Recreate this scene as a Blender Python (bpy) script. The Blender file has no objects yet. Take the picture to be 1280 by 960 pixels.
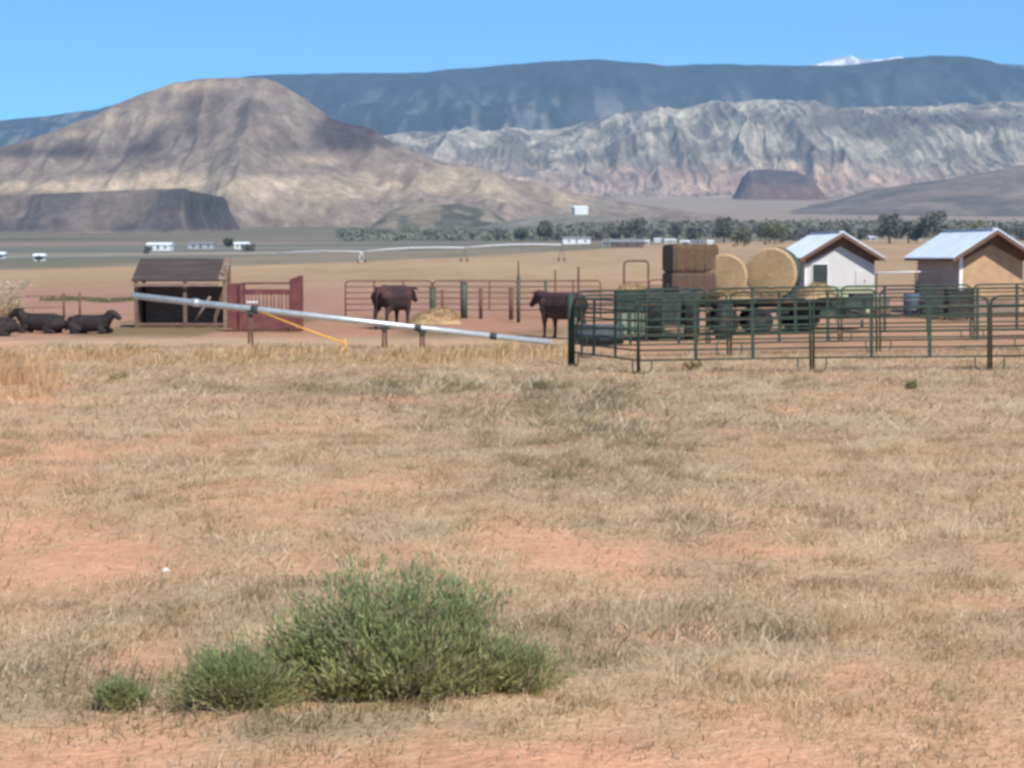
import bpy, bmesh, math, random
import numpy as np
from mathutils import Vector, Matrix
random.seed(7)
RNG = np.random.default_rng(11)
scene = bpy.context.scene
C = scene.collection
R = math.radians

# ------------------------------------------------------------------ camera model
CAMH = 2.5
F = 2389.0                                  # focal length in pixels of a 1280 px wide frame
PITCH = math.atan((480 - 321) / F)
CP, SP = math.cos(PITCH), math.sin(PITCH)

def ray(px, py):
    a = (px - 640) / F; b = (480 - py) / F
    return np.array([a, CP + b * SP, -SP + b * CP])
def P(px, py, Y):
    d = ray(px, py); t = Y / d[1]
    return np.array([0, 0, CAMH]) + d * t
def proj(x, y, z):
    dz = z - CAMH
    w = np.maximum(y * CP - dz * SP, 0.05)
    v = y * SP + dz * CP
    return 640 + F * x / w, 480 - F * v / w

# ------------------------------------------------------------------ numpy noise
def _hash(ix, iy, s):
    h = (ix.astype(np.int64) * 374761393 + iy.astype(np.int64) * 668265263 + s * 1442695041) & 0xffffffff
    h = ((h ^ (h >> 13)) * 1274126177) & 0xffffffff
    h = h ^ (h >> 16)
    return (h & 0xffffff) / float(0xffffff)
def vnoise(x, y, s=0):
    x = np.asarray(x, float); y = np.asarray(y, float)
    ix = np.floor(x); iy = np.floor(y); fx = x - ix; fy = y - iy
    ux = fx * fx * fx * (fx * (fx * 6 - 15) + 10); uy = fy * fy * fy * (fy * (fy * 6 - 15) + 10)
    a = _hash(ix, iy, s); b = _hash(ix + 1, iy, s); c = _hash(ix, iy + 1, s); d = _hash(ix + 1, iy + 1, s)
    return (a + (b - a) * ux) * (1 - uy) + (c + (d - c) * ux) * uy
def fbm(x, y, s=0, o=4, g=0.5):
    v = 0; a = 1; t = 0
    for k in range(o):
        v = v + a * vnoise(x * 2 ** k + 17.3 * k, y * 2 ** k + 9.1 * k, s + k); t += a; a *= g
    return v / t
def ridged(x, y, s=0, o=4, g=0.5):
    v = 0; a = 1; t = 0
    for k in range(o):
        n = 1 - np.abs(2 * vnoise(x * 2 ** k + 5.3 * k, y * 2 ** k + 3.7 * k, s + k) - 1)
        v = v + a * n * n; t += a; a *= g
    return v / t
def sstep(a, b, x):
    t = np.clip((np.asarray(x, float) - a) / (b - a), 0, 1)
    return t * t * (3 - 2 * t)
def lin(r, g, b, k=1.0):
    f = lambda c: ((c / 255 + 0.055) / 1.055) ** 2.4 if c / 255 > 0.04045 else c / 255 / 12.92
    return np.array([f(r), f(g), f(b)]) * k

# ------------------------------------------------------------------ ground height
_D = np.array([-1e4, 0, 150, 400, 600, 900, 1500, 2200, 3000, 4500, 6500, 8500, 16000.])
_Z = np.array([0, 0, 0, 0.2, 0.7, 4.5, 16.5, 32.0, 53.0, 112.0, 221.0, 300.0, 400.])
_LD = np.linspace(-200, 16000, 4051)
_LZ = np.interp(_LD, _D, _Z)
for _ in range(3):
    _k = np.ones(31) / 31
    _LZ = np.convolve(np.pad(_LZ, 15, mode='edge'), _k, mode='valid')
_LZ[_LD < 100] = 0
def gz(x, y):
    x = np.asarray(x, float); y = np.asarray(y, float)
    z = np.interp(y, _LD, _LZ)
    z = z + 0.55 * np.tanh(np.maximum(x - 2.5, 0) / 30) * sstep(20, 38, y) * (1 - sstep(150, 260, y))
    z = z + sstep(180, 600, y) * 0.013 * 260 * np.tanh(x / 260) * (0.4 + 0.6 * sstep(0, 60, x))
    near = (1 - sstep(120, 200, y))
    z = z + near * (0.05 * (fbm(x * 0.35, y * 0.35, 3, 3) - 0.5) + 0.03 * (fbm(x * 1.7, y * 1.7, 5, 2) - 0.5))
    z = z + sstep(900, 2500, y) * 7 * (fbm(x * 0.004, y * 0.002, 8, 3) - 0.5)
    return z
def gp(px, py):
    d = ray(px, py); lo, hi = 2.0, 6000.0
    ts = np.geomspace(3, 9000, 4000)
    q = np.array([0, 0, CAMH])[:, None] + d[:, None] * (ts / d[1])[None, :]
    below = q[2] < gz(q[0], q[1])
    k = int(np.argmax(below)) if below.any() else len(ts) - 1
    a, b = ts[max(k - 1, 0)], ts[k]
    for _ in range(30):
        m = (a + b) / 2; p = np.array([0, 0, CAMH]) + d * m / d[1]
        if p[2] < gz(p[0], p[1]): b = m
        else: a = m
    p = np.array([0, 0, CAMH]) + d * b / d[1]
    return Vector((p[0], p[1], float(gz(p[0], p[1]))))
def at(px, Y):                                # ground point under pixel column px at distance Y
    x = (px - 640) / F * Y
    for _ in range(3):
        z = float(gz(x, Y)); x = (px - 640) / F * (Y * CP - (z - CAMH) * SP)
    return Vector((x, Y, float(gz(x, Y))))

# ------------------------------------------------------------------ materials
def new_mat(name):
    m = bpy.data.materials.new(name); m.use_nodes = True
    nt = m.node_tree; b = nt.nodes['Principled BSDF']
    return m, nt, b
def mat(name, col, rough=0.7, var=0.25, scale=6.0, metal=0.0, bump=0.0, bscale=None, col2=None, spec=0.3, stretch=(1, 1, 1), rusty=0.0):
    m, nt, b = new_mat(name); n = nt.nodes; l = nt.links
    tc = n.new('ShaderNodeTexCoord'); mp = n.new('ShaderNodeMapping'); mp.inputs['Scale'].default_value = stretch
    l.new(tc.outputs['Object'], mp.inputs['Vector'])
    t = n.new('ShaderNodeTexNoise'); t.inputs['Scale'].default_value = scale; t.inputs['Detail'].default_value = 6; t.inputs['Roughness'].default_value = 0.65
    l.new(mp.outputs['Vector'], t.inputs['Vector'])
    r = n.new('ShaderNodeValToRGB'); c = np.array(col[:3]); c2 = np.array(col2) if col2 is not None else c * (1 + var)
    c1 = c * (1 - var) if col2 is None else c
    r.color_ramp.elements[0].position = 0.35; r.color_ramp.elements[1].position = 0.65
    r.color_ramp.elements[0].color = (*c1, 1); r.color_ramp.elements[1].color = (*np.minimum(c2, 1), 1)
    l.new(t.outputs['Fac'], r.inputs['Fac'])
    out = r.outputs['Color']
    if rusty > 0:
        t2 = n.new('ShaderNodeTexNoise'); t2.inputs['Scale'].default_value = 3.1; t2.inputs['Detail'].default_value = 8
        l.new(tc.outputs['Object'], t2.inputs['Vector'])
        r2 = n.new('ShaderNodeValToRGB'); r2.color_ramp.elements[0].position = 0.62 - rusty * 0.3; r2.color_ramp.elements[1].position = 0.70 - rusty * 0.2
        l.new(t2.outputs['Fac'], r2.inputs['Fac'])
        mx = n.new('ShaderNodeMixRGB'); l.new(r2.outputs['Color'], mx.inputs['Fac']); l.new(out, mx.inputs['Color1'])
        mx.inputs['Color2'].default_value = (0.16, 0.07, 0.035, 1); out = mx.outputs['Color']
    l.new(out, b.inputs['Base Color'])
    b.inputs['Roughness'].default_value = rough; b.inputs['Metallic'].default_value = metal
    b.inputs['Specular IOR Level'].default_value = spec
    if bump > 0:
        bt = n.new('ShaderNodeTexNoise'); bt.inputs['Scale'].default_value = bscale or scale * 3; bt.inputs['Detail'].default_value = 4
        l.new(mp.outputs['Vector'], bt.inputs['Vector'])
        bp = n.new('ShaderNodeBump'); bp.inputs['Strength'].default_value = bump; bp.inputs['Distance'].default_value = 0.05
        l.new(bt.outputs['Fac'], bp.inputs['Height']); l.new(bp.outputs['Normal'], b.inputs['Normal'])
    return m
def attr_mat(name, attr='col', scales=((0.02, 0.25),), bump=0.0, bscale=1.0, rough=0.95, stretch=(1, 1, 1), transl=0.0):
    m, nt, b = new_mat(name); n = nt.nodes; l = nt.links
    a = n.new('ShaderNodeAttribute'); a.attribute_name = attr
    out = a.outputs['Color']
    tc = n.new('ShaderNodeTexCoord'); mp = n.new('ShaderNodeMapping'); mp.inputs['Scale'].default_value = stretch
    l.new(tc.outputs['Object'], mp.inputs['Vector'])
    for s, amt in scales:
        t = n.new('ShaderNodeTexNoise'); t.inputs['Scale'].default_value = s; t.inputs['Detail'].default_value = 7; t.inputs['Roughness'].default_value = 0.7
        l.new(mp.outputs['Vector'], t.inputs['Vector'])
        mr = n.new('ShaderNodeMapRange'); mr.inputs['From Min'].default_value = 0.3; mr.inputs['From Max'].default_value = 0.7
        mr.inputs['To Min'].default_value = 1 - amt; mr.inputs['To Max'].default_value = 1 + amt
        l.new(t.outputs['Fac'], mr.inputs['Value'])
        v = n.new('ShaderNodeVectorMath'); v.operation = 'SCALE'
        l.new(out, v.inputs[0]); l.new(mr.outputs['Result'], v.inputs['Scale']); out = v.outputs['Vector']
    l.new(out, b.inputs['Base Color']); b.inputs['Roughness'].default_value = rough; b.inputs['Specular IOR Level'].default_value = 0.1
    if bump > 0:
        bt = n.new('ShaderNodeTexNoise'); bt.inputs['Scale'].default_value = bscale; bt.inputs['Detail'].default_value = 8
        l.new(mp.outputs['Vector'], bt.inputs['Vector'])
        bp = n.new('ShaderNodeBump'); bp.inputs['Strength'].default_value = bump; bp.inputs['Distance'].default_value = 0.6 / bscale
        l.new(bt.outputs['Fac'], bp.inputs['Height']); l.new(bp.outputs['Normal'], b.inputs['Normal'])
    if transl > 0:
        tr = n.new('ShaderNodeBsdfTranslucent'); l.new(out, tr.inputs['Color'])
        ms = n.new('ShaderNodeMixShader'); ms.inputs['Fac'].default_value = transl
        l.new(b.outputs['BSDF'], ms.inputs[1]); l.new(tr.outputs['BSDF'], ms.inputs[2])
        l.new(ms.outputs['Shader'], nt.nodes['Material Output'].inputs['Surface'])
    return m

M = {}
M['green_paint'] = mat('green_pipe_paint', (0.040, 0.062, 0.044), 0.6, 0.3, 5, rusty=0.12)
M['brown_pipe'] = mat('rusty_brown_pipe', (0.14, 0.065, 0.05), 0.75, 0.35, 4)
M['olive_post'] = mat('olive_post_paint', (0.07, 0.085, 0.055), 0.7, 0.3, 4)
M['red_paint'] = mat('faded_red_paint', (0.15, 0.05, 0.048), 0.75, 0.3, 3, rusty=0.15)
M['galv'] = mat('galvanised_steel', (0.50, 0.53, 0.54), 0.4, 0.15, 8, metal=0.45)
M['galv_dull'] = mat('dull_galvanised_sheet', (0.075, 0.09, 0.10), 0.7, 0.2, 3, metal=0.0)
M['orange'] = mat('orange_strap', (0.70, 0.36, 0.06), 0.6, 0.15, 10)
M['dark_wood'] = mat('dark_weathered_boards', (0.072, 0.054, 0.050), 0.9, 0.35, 2.5, stretch=(0.3, 1, 6), bump=0.4)
M['pale_wood'] = mat('pale_bare_lumber', (0.24, 0.17, 0.125), 0.85, 0.2, 3, stretch=(1, 1, 5))
M['brown_wood'] = mat('brown_lumber', (0.16, 0.10, 0.075), 0.9, 0.25, 3, stretch=(1, 1, 5))
M['white_wall'] = mat('white_wall_panel', (0.56, 0.55, 0.53), 0.75, 0.06, 1.5)
M['pale_green_wall'] = mat('pale_green_wall_panel', (0.38, 0.43, 0.28), 0.8, 0.12, 1.2)
M['pale_yellow'] = mat('pale_yellow_panel', (0.46, 0.42, 0.27), 0.8, 0.12, 1.2)
M['side_wall'] = mat('grey_side_wall', (0.38, 0.31, 0.275), 0.85, 0.12, 1.5)
M['osb'] = mat('orange_board_wall', (0.46, 0.30, 0.17), 0.85, 0.14, 2.2)
M['roof_metal'] = mat('pale_metal_roofing', (0.66, 0.72, 0.78), 0.5, 0.07, 1.2, metal=0.1, spec=0.5)
M['roof_brown'] = mat('brown_roof_boards', (0.16, 0.095, 0.07), 0.9, 0.2, 3)
M['trim_white'] = mat('white_trim', (0.8, 0.8, 0.8), 0.6, 0.04, 3)
M['glass_dark'] = mat('dark_window_glass', (0.045, 0.048, 0.045), 0.35, 0.2, 2, spec=0.3)
M['hay'] = mat('tan_hay', (0.42, 0.28, 0.15), 0.95, 0.0, 14, col2=(0.56, 0.39, 0.22), bump=0.9, bscale=22)
M['hay_side'] = mat('tan_hay_flattened', (0.36, 0.24, 0.13), 0.95, 0.0, 9, col2=(0.52, 0.36, 0.20), bump=0.9, bscale=25, stretch=(1, 1, 4))
M['hay_brown'] = mat('weathered_brown_hay', (0.12, 0.075, 0.045), 0.95, 0.0, 9, col2=(0.24, 0.155, 0.09), bump=1.0, bscale=25, stretch=(3, 3, 0.8))
M['hay_old'] = mat('old_red_brown_hay', (0.12, 0.07, 0.05), 0.95, 0.0, 9, col2=(0.23, 0.14, 0.095), bump=1.0, bscale=25, stretch=(3, 3, 0.8))
M['net_green'] = mat('green_net_wrap', (0.05, 0.085, 0.055), 0.8, 0.3, 16, bump=0.3)
M['tyre'] = mat('black_tyre_rubber', (0.022, 0.024, 0.024), 0.85, 0.3, 6)
M['dark_green'] = mat('dark_green_machine_paint', (0.035, 0.058, 0.045), 0.65, 0.35, 3, rusty=0.08)
M['machine_dark'] = mat('dark_greasy_steel', (0.045, 0.05, 0.047), 0.7, 0.4, 5)
M['machine_pale'] = mat('pale_green_grey_paint', (0.22, 0.27, 0.20), 0.7, 0.25, 3)
M['blue_plastic'] = mat('blue_plastic', (0.10, 0.13, 0.18), 0.55, 0.15, 3)
M['dark_plastic'] = mat('dark_brown_boards', (0.045, 0.038, 0.035), 0.8, 0.3, 3)
M['cow_black'] = mat('black_brown_hide', (0.028, 0.020, 0.019), 0.75, 0.4, 3)
M['cow_brown'] = mat('dark_red_brown_hide', (0.035, 0.024, 0.023), 0.8, 0.0, 1.6, col2=(0.10, 0.042, 0.038))
M['cow_red'] = mat('black_and_red_hide', (0.028, 0.024, 0.024), 0.8, 0.0, 1.0, col2=(0.09, 0.038, 0.036))
M['rust_block'] = mat('rusty_block', (0.16, 0.085, 0.06), 0.9, 0.3, 6)
M['trunk'] = mat('grey_brown_bark', (0.12, 0.095, 0.075), 0.95, 0.3, 3)
M['house_white'] = mat('white_siding', (0.72, 0.71, 0.69), 0.7, 0.06, 0.3)
M['house_grey'] = mat('grey_siding', (0.36, 0.36, 0.38), 0.8, 0.1, 0.3)
M['house_brown'] = mat('brown_siding', (0.13, 0.09, 0.075), 0.8, 0.2, 0.3)
M['roof_white'] = mat('bright_metal_roof', (0.80, 0.82, 0.84), 0.45, 0.04, 0.3)
M['roof_grey'] = mat('grey_shingles', (0.22, 0.22, 0.23), 0.85, 0.15, 0.5)
M['concrete'] = mat('pale_litter', (0.75, 0.74, 0.70), 0.6, 0.1, 9)
M['terrain'] = attr_mat('rocky_terrain', 'col', ((0.012, 0.20), (0.035, 0.24), (0.12, 0.26)), bump=0.45, bscale=0.03)
M['ground'] = attr_mat('dry_pasture_soil', 'col', ((0.9, 0.14), (7.0, 0.20), (38.0, 0.22), (0.07, 0.05)), bump=0.8, bscale=16.0)
M['grass'] = attr_mat('dry_grass_blades', 'col', ((1.4, 0.12),), transl=0.45)
M['bushleaf'] = attr_mat('green_shrub_stems', 'col', ((5.0, 0.2),), transl=0.4)
M['leaf'] = attr_mat('tree_leaves', 'col', ((0.25, 0.2),), transl=0.15)

# ------------------------------------------------------------------ object helpers
def link(o, parent=None):
    C.objects.link(o)
    if parent is not None: o.parent = parent
    return o
def tag(o, label=None, cat=None, group=None, kind=None):
    if label: o['label'] = label
    if cat: o['category'] = cat
    if group: o['group'] = group
    if kind: o['kind'] = kind
    return o
def thing(name, label, cat, loc=(0, 0, 0), rz=0.0, group=None):
    o = bpy.data.objects.new(name, None); o.empty_display_size = 0.3
    C.objects.link(o); o.location = loc; o.rotation_euler = (0, 0, rz)
    return tag(o, label, cat, group)
def copy_tree(o, parent=None):
    c = o.copy(); C.objects.link(c)
    if parent is not None: c.parent = parent
    for ch in list(o.children): copy_tree(ch, c)
    return c

class MB:
    def __init__(s): s.v = []; s.f = []; s.sm = []
    def add(s, vs, fs, smooth=False):
        k = len(s.v); s.v += [tuple(map(float, p)) for p in vs]; s.f += [tuple(i + k for i in q) for q in fs]; s.sm += [smooth] * len(fs)
        return s
    def box(s, c, d, rot=None, taper=1.0):
        x, y, z = d[0] / 2, d[1] / 2, d[2] / 2
        vs = [Vector((sx * x * (taper if sz > 0 else 1), sy * y * (taper if sz > 0 else 1), sz * z)) for sz in (-1, 1) for sy in (-1, 1) for sx in (-1, 1)]
        if rot is not None: vs = [rot @ v for v in vs]
        vs = [v + Vector(c) for v in vs]
        return s.add(vs, [(0, 2, 3, 1), (4, 5, 7, 6), (0, 1, 5, 4), (2, 6, 7, 3), (0, 4, 6, 2), (1, 3, 7, 5)])
    def tube(s, pts, r, n=8, cap=True):
        pts = [Vector(p) for p in pts]; rs = r if isinstance(r, (list, tuple)) else [r] * len(pts)
        rings = []; prev = None
        for i, p in enumerate(pts):
            t = (pts[min(i + 1, len(pts) - 1)] - pts[max(i - 1, 0)]).normalized()
            if prev is None:
                u = t.orthogonal().normalized()
            else:
                u = (prev - t * prev.dot(t)).normalized()
            prev = u; w = t.cross(u)
            rings.append([p + (u * math.cos(2 * math.pi * k / n) + w * math.sin(2 * math.pi * k / n)) * rs[i] for k in range(n)])
        vs = [v for q in rings for v in q]; fs = []
        for i in range(len(pts) - 1):
            for k in range(n):
                a = i * n + k; b = i * n + (k + 1) % n
                fs.append((a, b, b + n, a + n))
        s.add(vs, fs, True)
        if cap:
            b = len(s.v) - len(vs)
            s.f += [tuple(b + k for k in reversed(range(n))), tuple(b + len(vs) - n + k for k in range(n))]; s.sm += [False, False]
        return s
    def lathe(s, c, prof, axis='z', n=20):
        vs = []; fs = []
        for (r, h) in prof:
            for k in range(n):
                a = 2 * math.pi * k / n; p = (r * math.cos(a), r * math.sin(a), h)
                if axis == 'y': p = (p[0], p[2], p[1])
                if axis == 'x': p = (p[2], p[0], p[1])
                vs.append((c[0] + p[0], c[1] + p[1], c[2] + p[2]))
        for i in range(len(prof) - 1):
            for k in range(n):
                a = i * n + k; b = i * n + (k + 1) % n
                fs.append((a, b, b + n, a + n))
        return s.add(vs, fs, True)
    def prism(s, poly, y0, y1):                    # polygon in x,z extruded along y
        n = len(poly)
        vs = [(p[0], y0, p[1]) for p in poly] + [(p[0], y1, p[1]) for p in poly]
        fs = [tuple(range(n)), tuple(reversed(range(n, 2 * n)))] + [(k, n + k, n + (k + 1) % n, (k + 1) % n) for k in range(n)]
        return s.add(vs, fs)
    def build(s, name, m, parent=None, bevel=0.0):
        me = bpy.data.meshes.new(name); me.from_pydata(s.v, [], s.f)
        me.polygons.foreach_set('use_smooth', s.sm)
        bm = bmesh.new(); bm.from_mesh(me)
        bmesh.ops.recalc_face_normals(bm, faces=bm.faces[:])
        if bevel > 0:
            bmesh.ops.bevel(bm, geom=[e for e in bm.edges if len(e.link_faces) == 2 and e.calc_face_angle(0) > 0.6], offset=bevel, segments=2, affect='EDGES', profile=0.6)
        bm.to_mesh(me); bm.free()
        me.materials.append(m)
        return link(bpy.data.objects.new(name, me), parent)

def tri_mesh(name, verts, tris, col, m, parent=None, smooth=False):
    me = bpy.data.meshes.new(name)
    nv, nf = len(verts), len(tris)
    me.vertices.add(nv); me.vertices.foreach_set('co', np.ascontiguousarray(verts, np.float32).ravel())
    me.loops.add(nf * 3); me.loops.foreach_set('vertex_index', np.ascontiguousarray(tris, np.int32).ravel())
    me.polygons.add(nf); me.polygons.foreach_set('loop_start', np.arange(0, nf * 3, 3, dtype=np.int32))
    me.update(calc_edges=True)
    if smooth: me.polygons.foreach_set('use_smooth', np.ones(nf, bool))
    a = me.attributes.new('col', 'FLOAT_COLOR', 'POINT')
    c4 = np.ones((nv, 4), np.float32); c4[:, :3] = col
    a.data.foreach_set('color', c4.ravel())
    me.materials.append(m)
    return link(bpy.data.objects.new(name, me), parent)
def grid_mesh(name, X, Y, Z, col, m):
    ny, nx = X.shape
    verts = np.stack([X, Y, Z], -1).reshape(-1, 3)
    i = np.arange(ny * nx).reshape(ny, nx)
    a, b, c, d = i[:-1, :-1].ravel(), i[:-1, 1:].ravel(), i[1:, 1:].ravel(), i[1:, :-1].ravel()
    tris = np.concatenate([np.stack([a, b, c], 1), np.stack([a, c, d], 1)])
    return tri_mesh(name, verts, tris, col.reshape(-1, 3), m, smooth=True)
def mix(a, b, t):
    t = np.asarray(t)[..., None]; return a * (1 - t) + b * t
def blobs(px, py, lst):
    v = 0
    for (cx, cy, rx, ry, w) in lst:
        v = v + w * np.exp(-((px - cx) / rx) ** 2 - ((py - cy) / ry) ** 2)
    return v

# ------------------------------------------------------------------ GROUND
K = 0.70                                       # sRGB look -> albedo under this light
SOIL = lin(224, 168, 132, .80); THATCH = lin(200, 170, 136, .80); GREY = lin(156, 142, 114, .78)
BARE = [(640, 965, 900, 42, 1.0), (90, 705, 150, 50, 0.8), (690, 690, 120, 32, 0.8), (520, 600, 120, 26, 0.4), (1200, 750, 150, 16, 0.7), (980, 690, 120, 14, .4), (1100, 840, 200, 20, .4),
        (1130, 890, 260, 45, 0.7), (20, 470, 70, 60, 0.6), (40, 600, 90, 90, .35), (200, 560, 200, 20, .25), (380, 620, 90, 20, .3), (840, 880, 120, 24, 0.35), (250, 640, 200, 40, .25)]
WEED = [(770, 785, 150, 34, 1.5), (860, 770, 60, 14, .8), (720, 830, 120, 22, .8), (960, 800, 70, 14, .6), (400, 905, 150, 14, .8), (250, 915, 120, 12, .8), (90, 850, 120, 16, .6), (330, 760, 90, 20, .5), (150, 870, 180, 30, 0.8), (480, 890, 280, 34, 0.7), (650, 520, 260, 34, 0.6), (480, 485, 220, 8, 0.8), (720, 500, 130, 24, .5), (820, 600, 200, 30, .4), (600, 660, 150, 14, .4), (1060, 540, 160, 16, .4), (920, 660, 140, 16, 0.4), (330, 720, 120, 22, 0.35), (1000, 480, 300, 16, .3), (730, 570, 150, 40, .45)]
def bare_weed(x, y, px, py):
    n = fbm(x * 0.9, y * 0.45, 21, 4); n2 = fbm(x * 2.3 + 7, y * 1.2, 31, 4)
    b = np.clip(blobs(px, py, BARE) + (n - 0.52) * 1.5 + (n2 - 0.5) * 0.9, 0, 1)
    w = np.clip(blobs(px, py, WEED) + (n2 - 0.55) * 1.1 + (fbm(x * 0.5, y * 0.3, 77, 3) - 0.5), 0, 1)
    return b, w
def ramp(v, pts):
    xs = [p[0] for p in pts]; cs = np.array([p[1] for p in pts])
    return np.stack([np.interp(v, xs, cs[:, k]) for k in range(3)], -1)
def ground_colour(x, y, z):
    px, py = proj(x, y, z)
    b, w = bare_weed(x, y, px, py)
    near = mix(mix(THATCH[None], GREY[None], w * 0.75 * (1 - b)), SOIL[None], b)
    # corral floor and the strip of soil behind
    n = fbm(x * 0.25, y * 0.08, 41, 4)
    corral = mix(lin(206, 162, 128, K)[None], lin(160, 126, 100, K)[None], np.clip((n - 0.4) * 2.2, 0, 1) * 0.8)
    t = sstep(452, 436, py + 8 * (fbm(x * 0.3, y * 0.1, 2, 3) - 0.5)) * sstep(690, 730, px)
    c = mix(near, corral, t)
    yard = mix(lin(150, 125, 92, K)[None], lin(196, 148, 120, K)[None], sstep(0.42, 0.6, n))
    c = mix(c, yard, sstep(428, 416, py) * (1 - sstep(690, 730, px)))
    # tan field
    n3 = fbm(x * 0.05, y * 0.006, 51, 4)
    field = mix(lin(198, 166, 130, K)[None], lin(196, 152, 128, K)[None], sstep(345, 372, py + 14 * (n3 - 0.5)))
    field = field * (1 + 0.35 * (n3 - 0.5) + .22 * (fbm(x * .5, y * .03, 57, 3) - .5))[..., None]
    c = mix(c, field, sstep(398, 388, py + 6 * (n3 - 0.5)))
    # field edge
    edge = np.interp(px, [-400, 0, 160, 300, 450, 600, 700, 850, 1000, 1300, 1800], [345, 338, 333, 331, 327.5, 321, 314, 304, 300, 299, 298])
    e2 = edge + 3 * (fbm(x * 0.03, y * 0.004, 55, 3) - 0.5)
    v = e2 - py                                # pixels above the field edge
    n4 = fbm(x * 0.02, y * 0.003, 61, 4)
    green = mix(lin(136, 130, 108, K)[None], lin(160, 146, 122, K)[None], sstep(.35, .65, n4))
    c = mix(c, green, sstep(-1, 1.5, v))
    strips = mix(lin(168, 150, 132, K)[None], lin(128, 130, 116, K)[None], sstep(0.40, 0.56, fbm(x * 0.002, y * 0.011, 63, 3)))
    c = mix(c, strips, sstep(9, 12, v) * sstep(300, 303, py + 0 * v))
    tanr = mix(lin(186, 150, 124, K)[None], lin(150, 136, 116, K)[None], sstep(0.42, 0.6, fbm(x * 0.004, y * 0.008, 64, 3)))
    c = mix(c, tanr, sstep(4, 8, v) * sstep(640, 760, px) * sstep(289, 291, py))
    # pale tracks, a strip of reddish field
    for (pp, pts, wd, cl) in [(None, [(-300, 322), (0, 321), (330, 316)], 1.3, (184, 172, 152)), (None, [(60, 294.5), (250, 291), (270, 291)], 1.0, (186, 176, 160)),
                              (None, [(380, 294.5), (600, 292)], .8, (176, 164, 150)), (None, [(-200, 306), (150, 304)], 2.0, (176, 150, 132))]:
        xs = [q[0] for q in pts]; yy = np.interp(px, xs, [q[1] for q in pts])
        k = np.exp(-((py - yy) / wd) ** 2) * (px > xs[0]) * (px < xs[-1] + 30)
        c = mix(c, lin(*cl, K)[None], np.clip(k, 0, 1) * 0.85)
    gg = mix(lin(120, 118, 98, K)[None], lin(152, 140, 120, K)[None], sstep(.38, .62, fbm(x * 0.0025, y * 0.012, 71, 4)))
    c = mix(c, gg, sstep(304, 300, py) * (1 - sstep(640, 720, px) * sstep(286, 290, py)))
    all_ = mix(lin(186, 166, 144, K)[None], lin(164, 146, 130, K)[None], fbm(x * 0.003, y * 0.003, 81, 4))
    c = mix(c, all_, sstep(282, 276, py + 6 * (fbm(x * 0.003, y * 0.003, 83, 3) - 0.5)))
    return c
ys = np.concatenate([np.array([-60, -40, -25, -14, -7, -3, 0, 2.0]), np.geomspace(3.2, 8600, 620)])
us = np.sign(np.linspace(-1, 1, 561)) * np.abs(np.linspace(-1, 1, 561)) ** 1.35
Wd = np.maximum(np.abs(ys) * 0.48, 0) + 22
GX = us[None, :] * Wd[:, None]; GY = np.repeat(ys[:, None], len(us), 1)
GZ = gz(GX, GY)
gcol = ground_colour(GX.ravel(), GY.ravel(), GZ.ravel())
tag(grid_mesh('ground', GX, GY, GZ, gcol, M['ground']), kind='structure')

# ------------------------------------------------------------------ MOUNTAINS
def skyline(pts, px):
    return np.interp(px, [p[0] for p in pts], [p[1] for p in pts])
def zof(py, Y):
    b = (480 - py) / F
    return CAMH + Y * (-SP + b * CP) / (CP + b * SP)
WARM = np.array([1.02, 0.97, 0.87])
def hill_grid(pxa, pxb, nx, Ya, Yb, ny, Yref):
    xs = np.linspace((pxa - 640) / F * Yref, (pxb - 640) / F * Yref, nx)
    yy = np.linspace(Ya, Yb, ny)
    return np.meshgrid(xs, yy)

# far snow peak and the ridge beside it
X, Y = hill_grid(700, 1700, 220, 12200, 14800, 60, 13300)
pxr = 640 + F * X / 13300
top = skyline([(600, 120), (940, 100), (985, 84), (1020, 78), (1045, 72), (1062, 69), (1080, 74), (1100, 74), (1118, 70), (1140, 72), (1180, 80), (1225, 80), (1260, 79), (1320, 82), (1500, 84), (1700, 100)], pxr)
s = np.clip(1 - np.abs(Y - 13400) / 1100, 0, 1)
top = top + 5 * (fbm(X / 60, X * 0 + 4, 96, 4) - .5)
Z = 300 + (zof(top, 13400) - 300) * s ** 0.8 - 60 * (1 - ridged(X / 500, Y / 700, 90, 4)) * (1 - s)
px_, py_ = proj(X, Y, Z)
snow = (1 - .6 * sstep(.5, .6, fbm(X / 70, Y / 60, 97, 4))) * sstep(1195, 1170, pxr) * sstep(0.30, 0.42, s * 0.55 + 0.3 * fbm(X / 120, Y / 200, 92, 4))
col = mix(lin(84, 96, 98, 0.5)[None, None], np.array([0.82, 0.84, 0.88])[None, None], snow)
tag(grid_mesh('snow_peak', X, Y, Z, col, M['terrain']), kind='structure')

# dark forested plateau
X, Y = hill_grid(-700, 1980, 620, 6900, 10600, 190, 9400)
pxr = 640 + F * X / 9400
top = skyline([(-700, 175), (-100, 156), (0, 152), (60, 146), (130, 137), (200, 116), (250, 101), (340, 94), (440, 92), (520, 92), (560, 88), (640, 81), (700, 77), (745, 75), (800, 79), (830, 83), (870, 81), (920, 81), (960, 83), (1000, 83), (1060, 82), (1100, 76), (1150, 71), (1190, 71), (1220, 76), (1250, 88), (1280, 94), (1400, 104), (1980, 130)], pxr)
zt = zof(top, 9400)
s = np.clip((Y - 7050) / (9400 - 7050), 0, 1)
gul = ridged(X / 520 + 0.25 * fbm(X / 300, Y / 300, 4, 2), Y / 1900, 101, 4, 0.52)
prof = 0.42 + 0.58 * sstep(-0.1, 0.98, s)
Z = zt * prof * (s > 0) - (1 - gul) * 230 * np.clip(s * 4, 0, 1) * (1 - sstep(0.72, 1.0, s))
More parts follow.
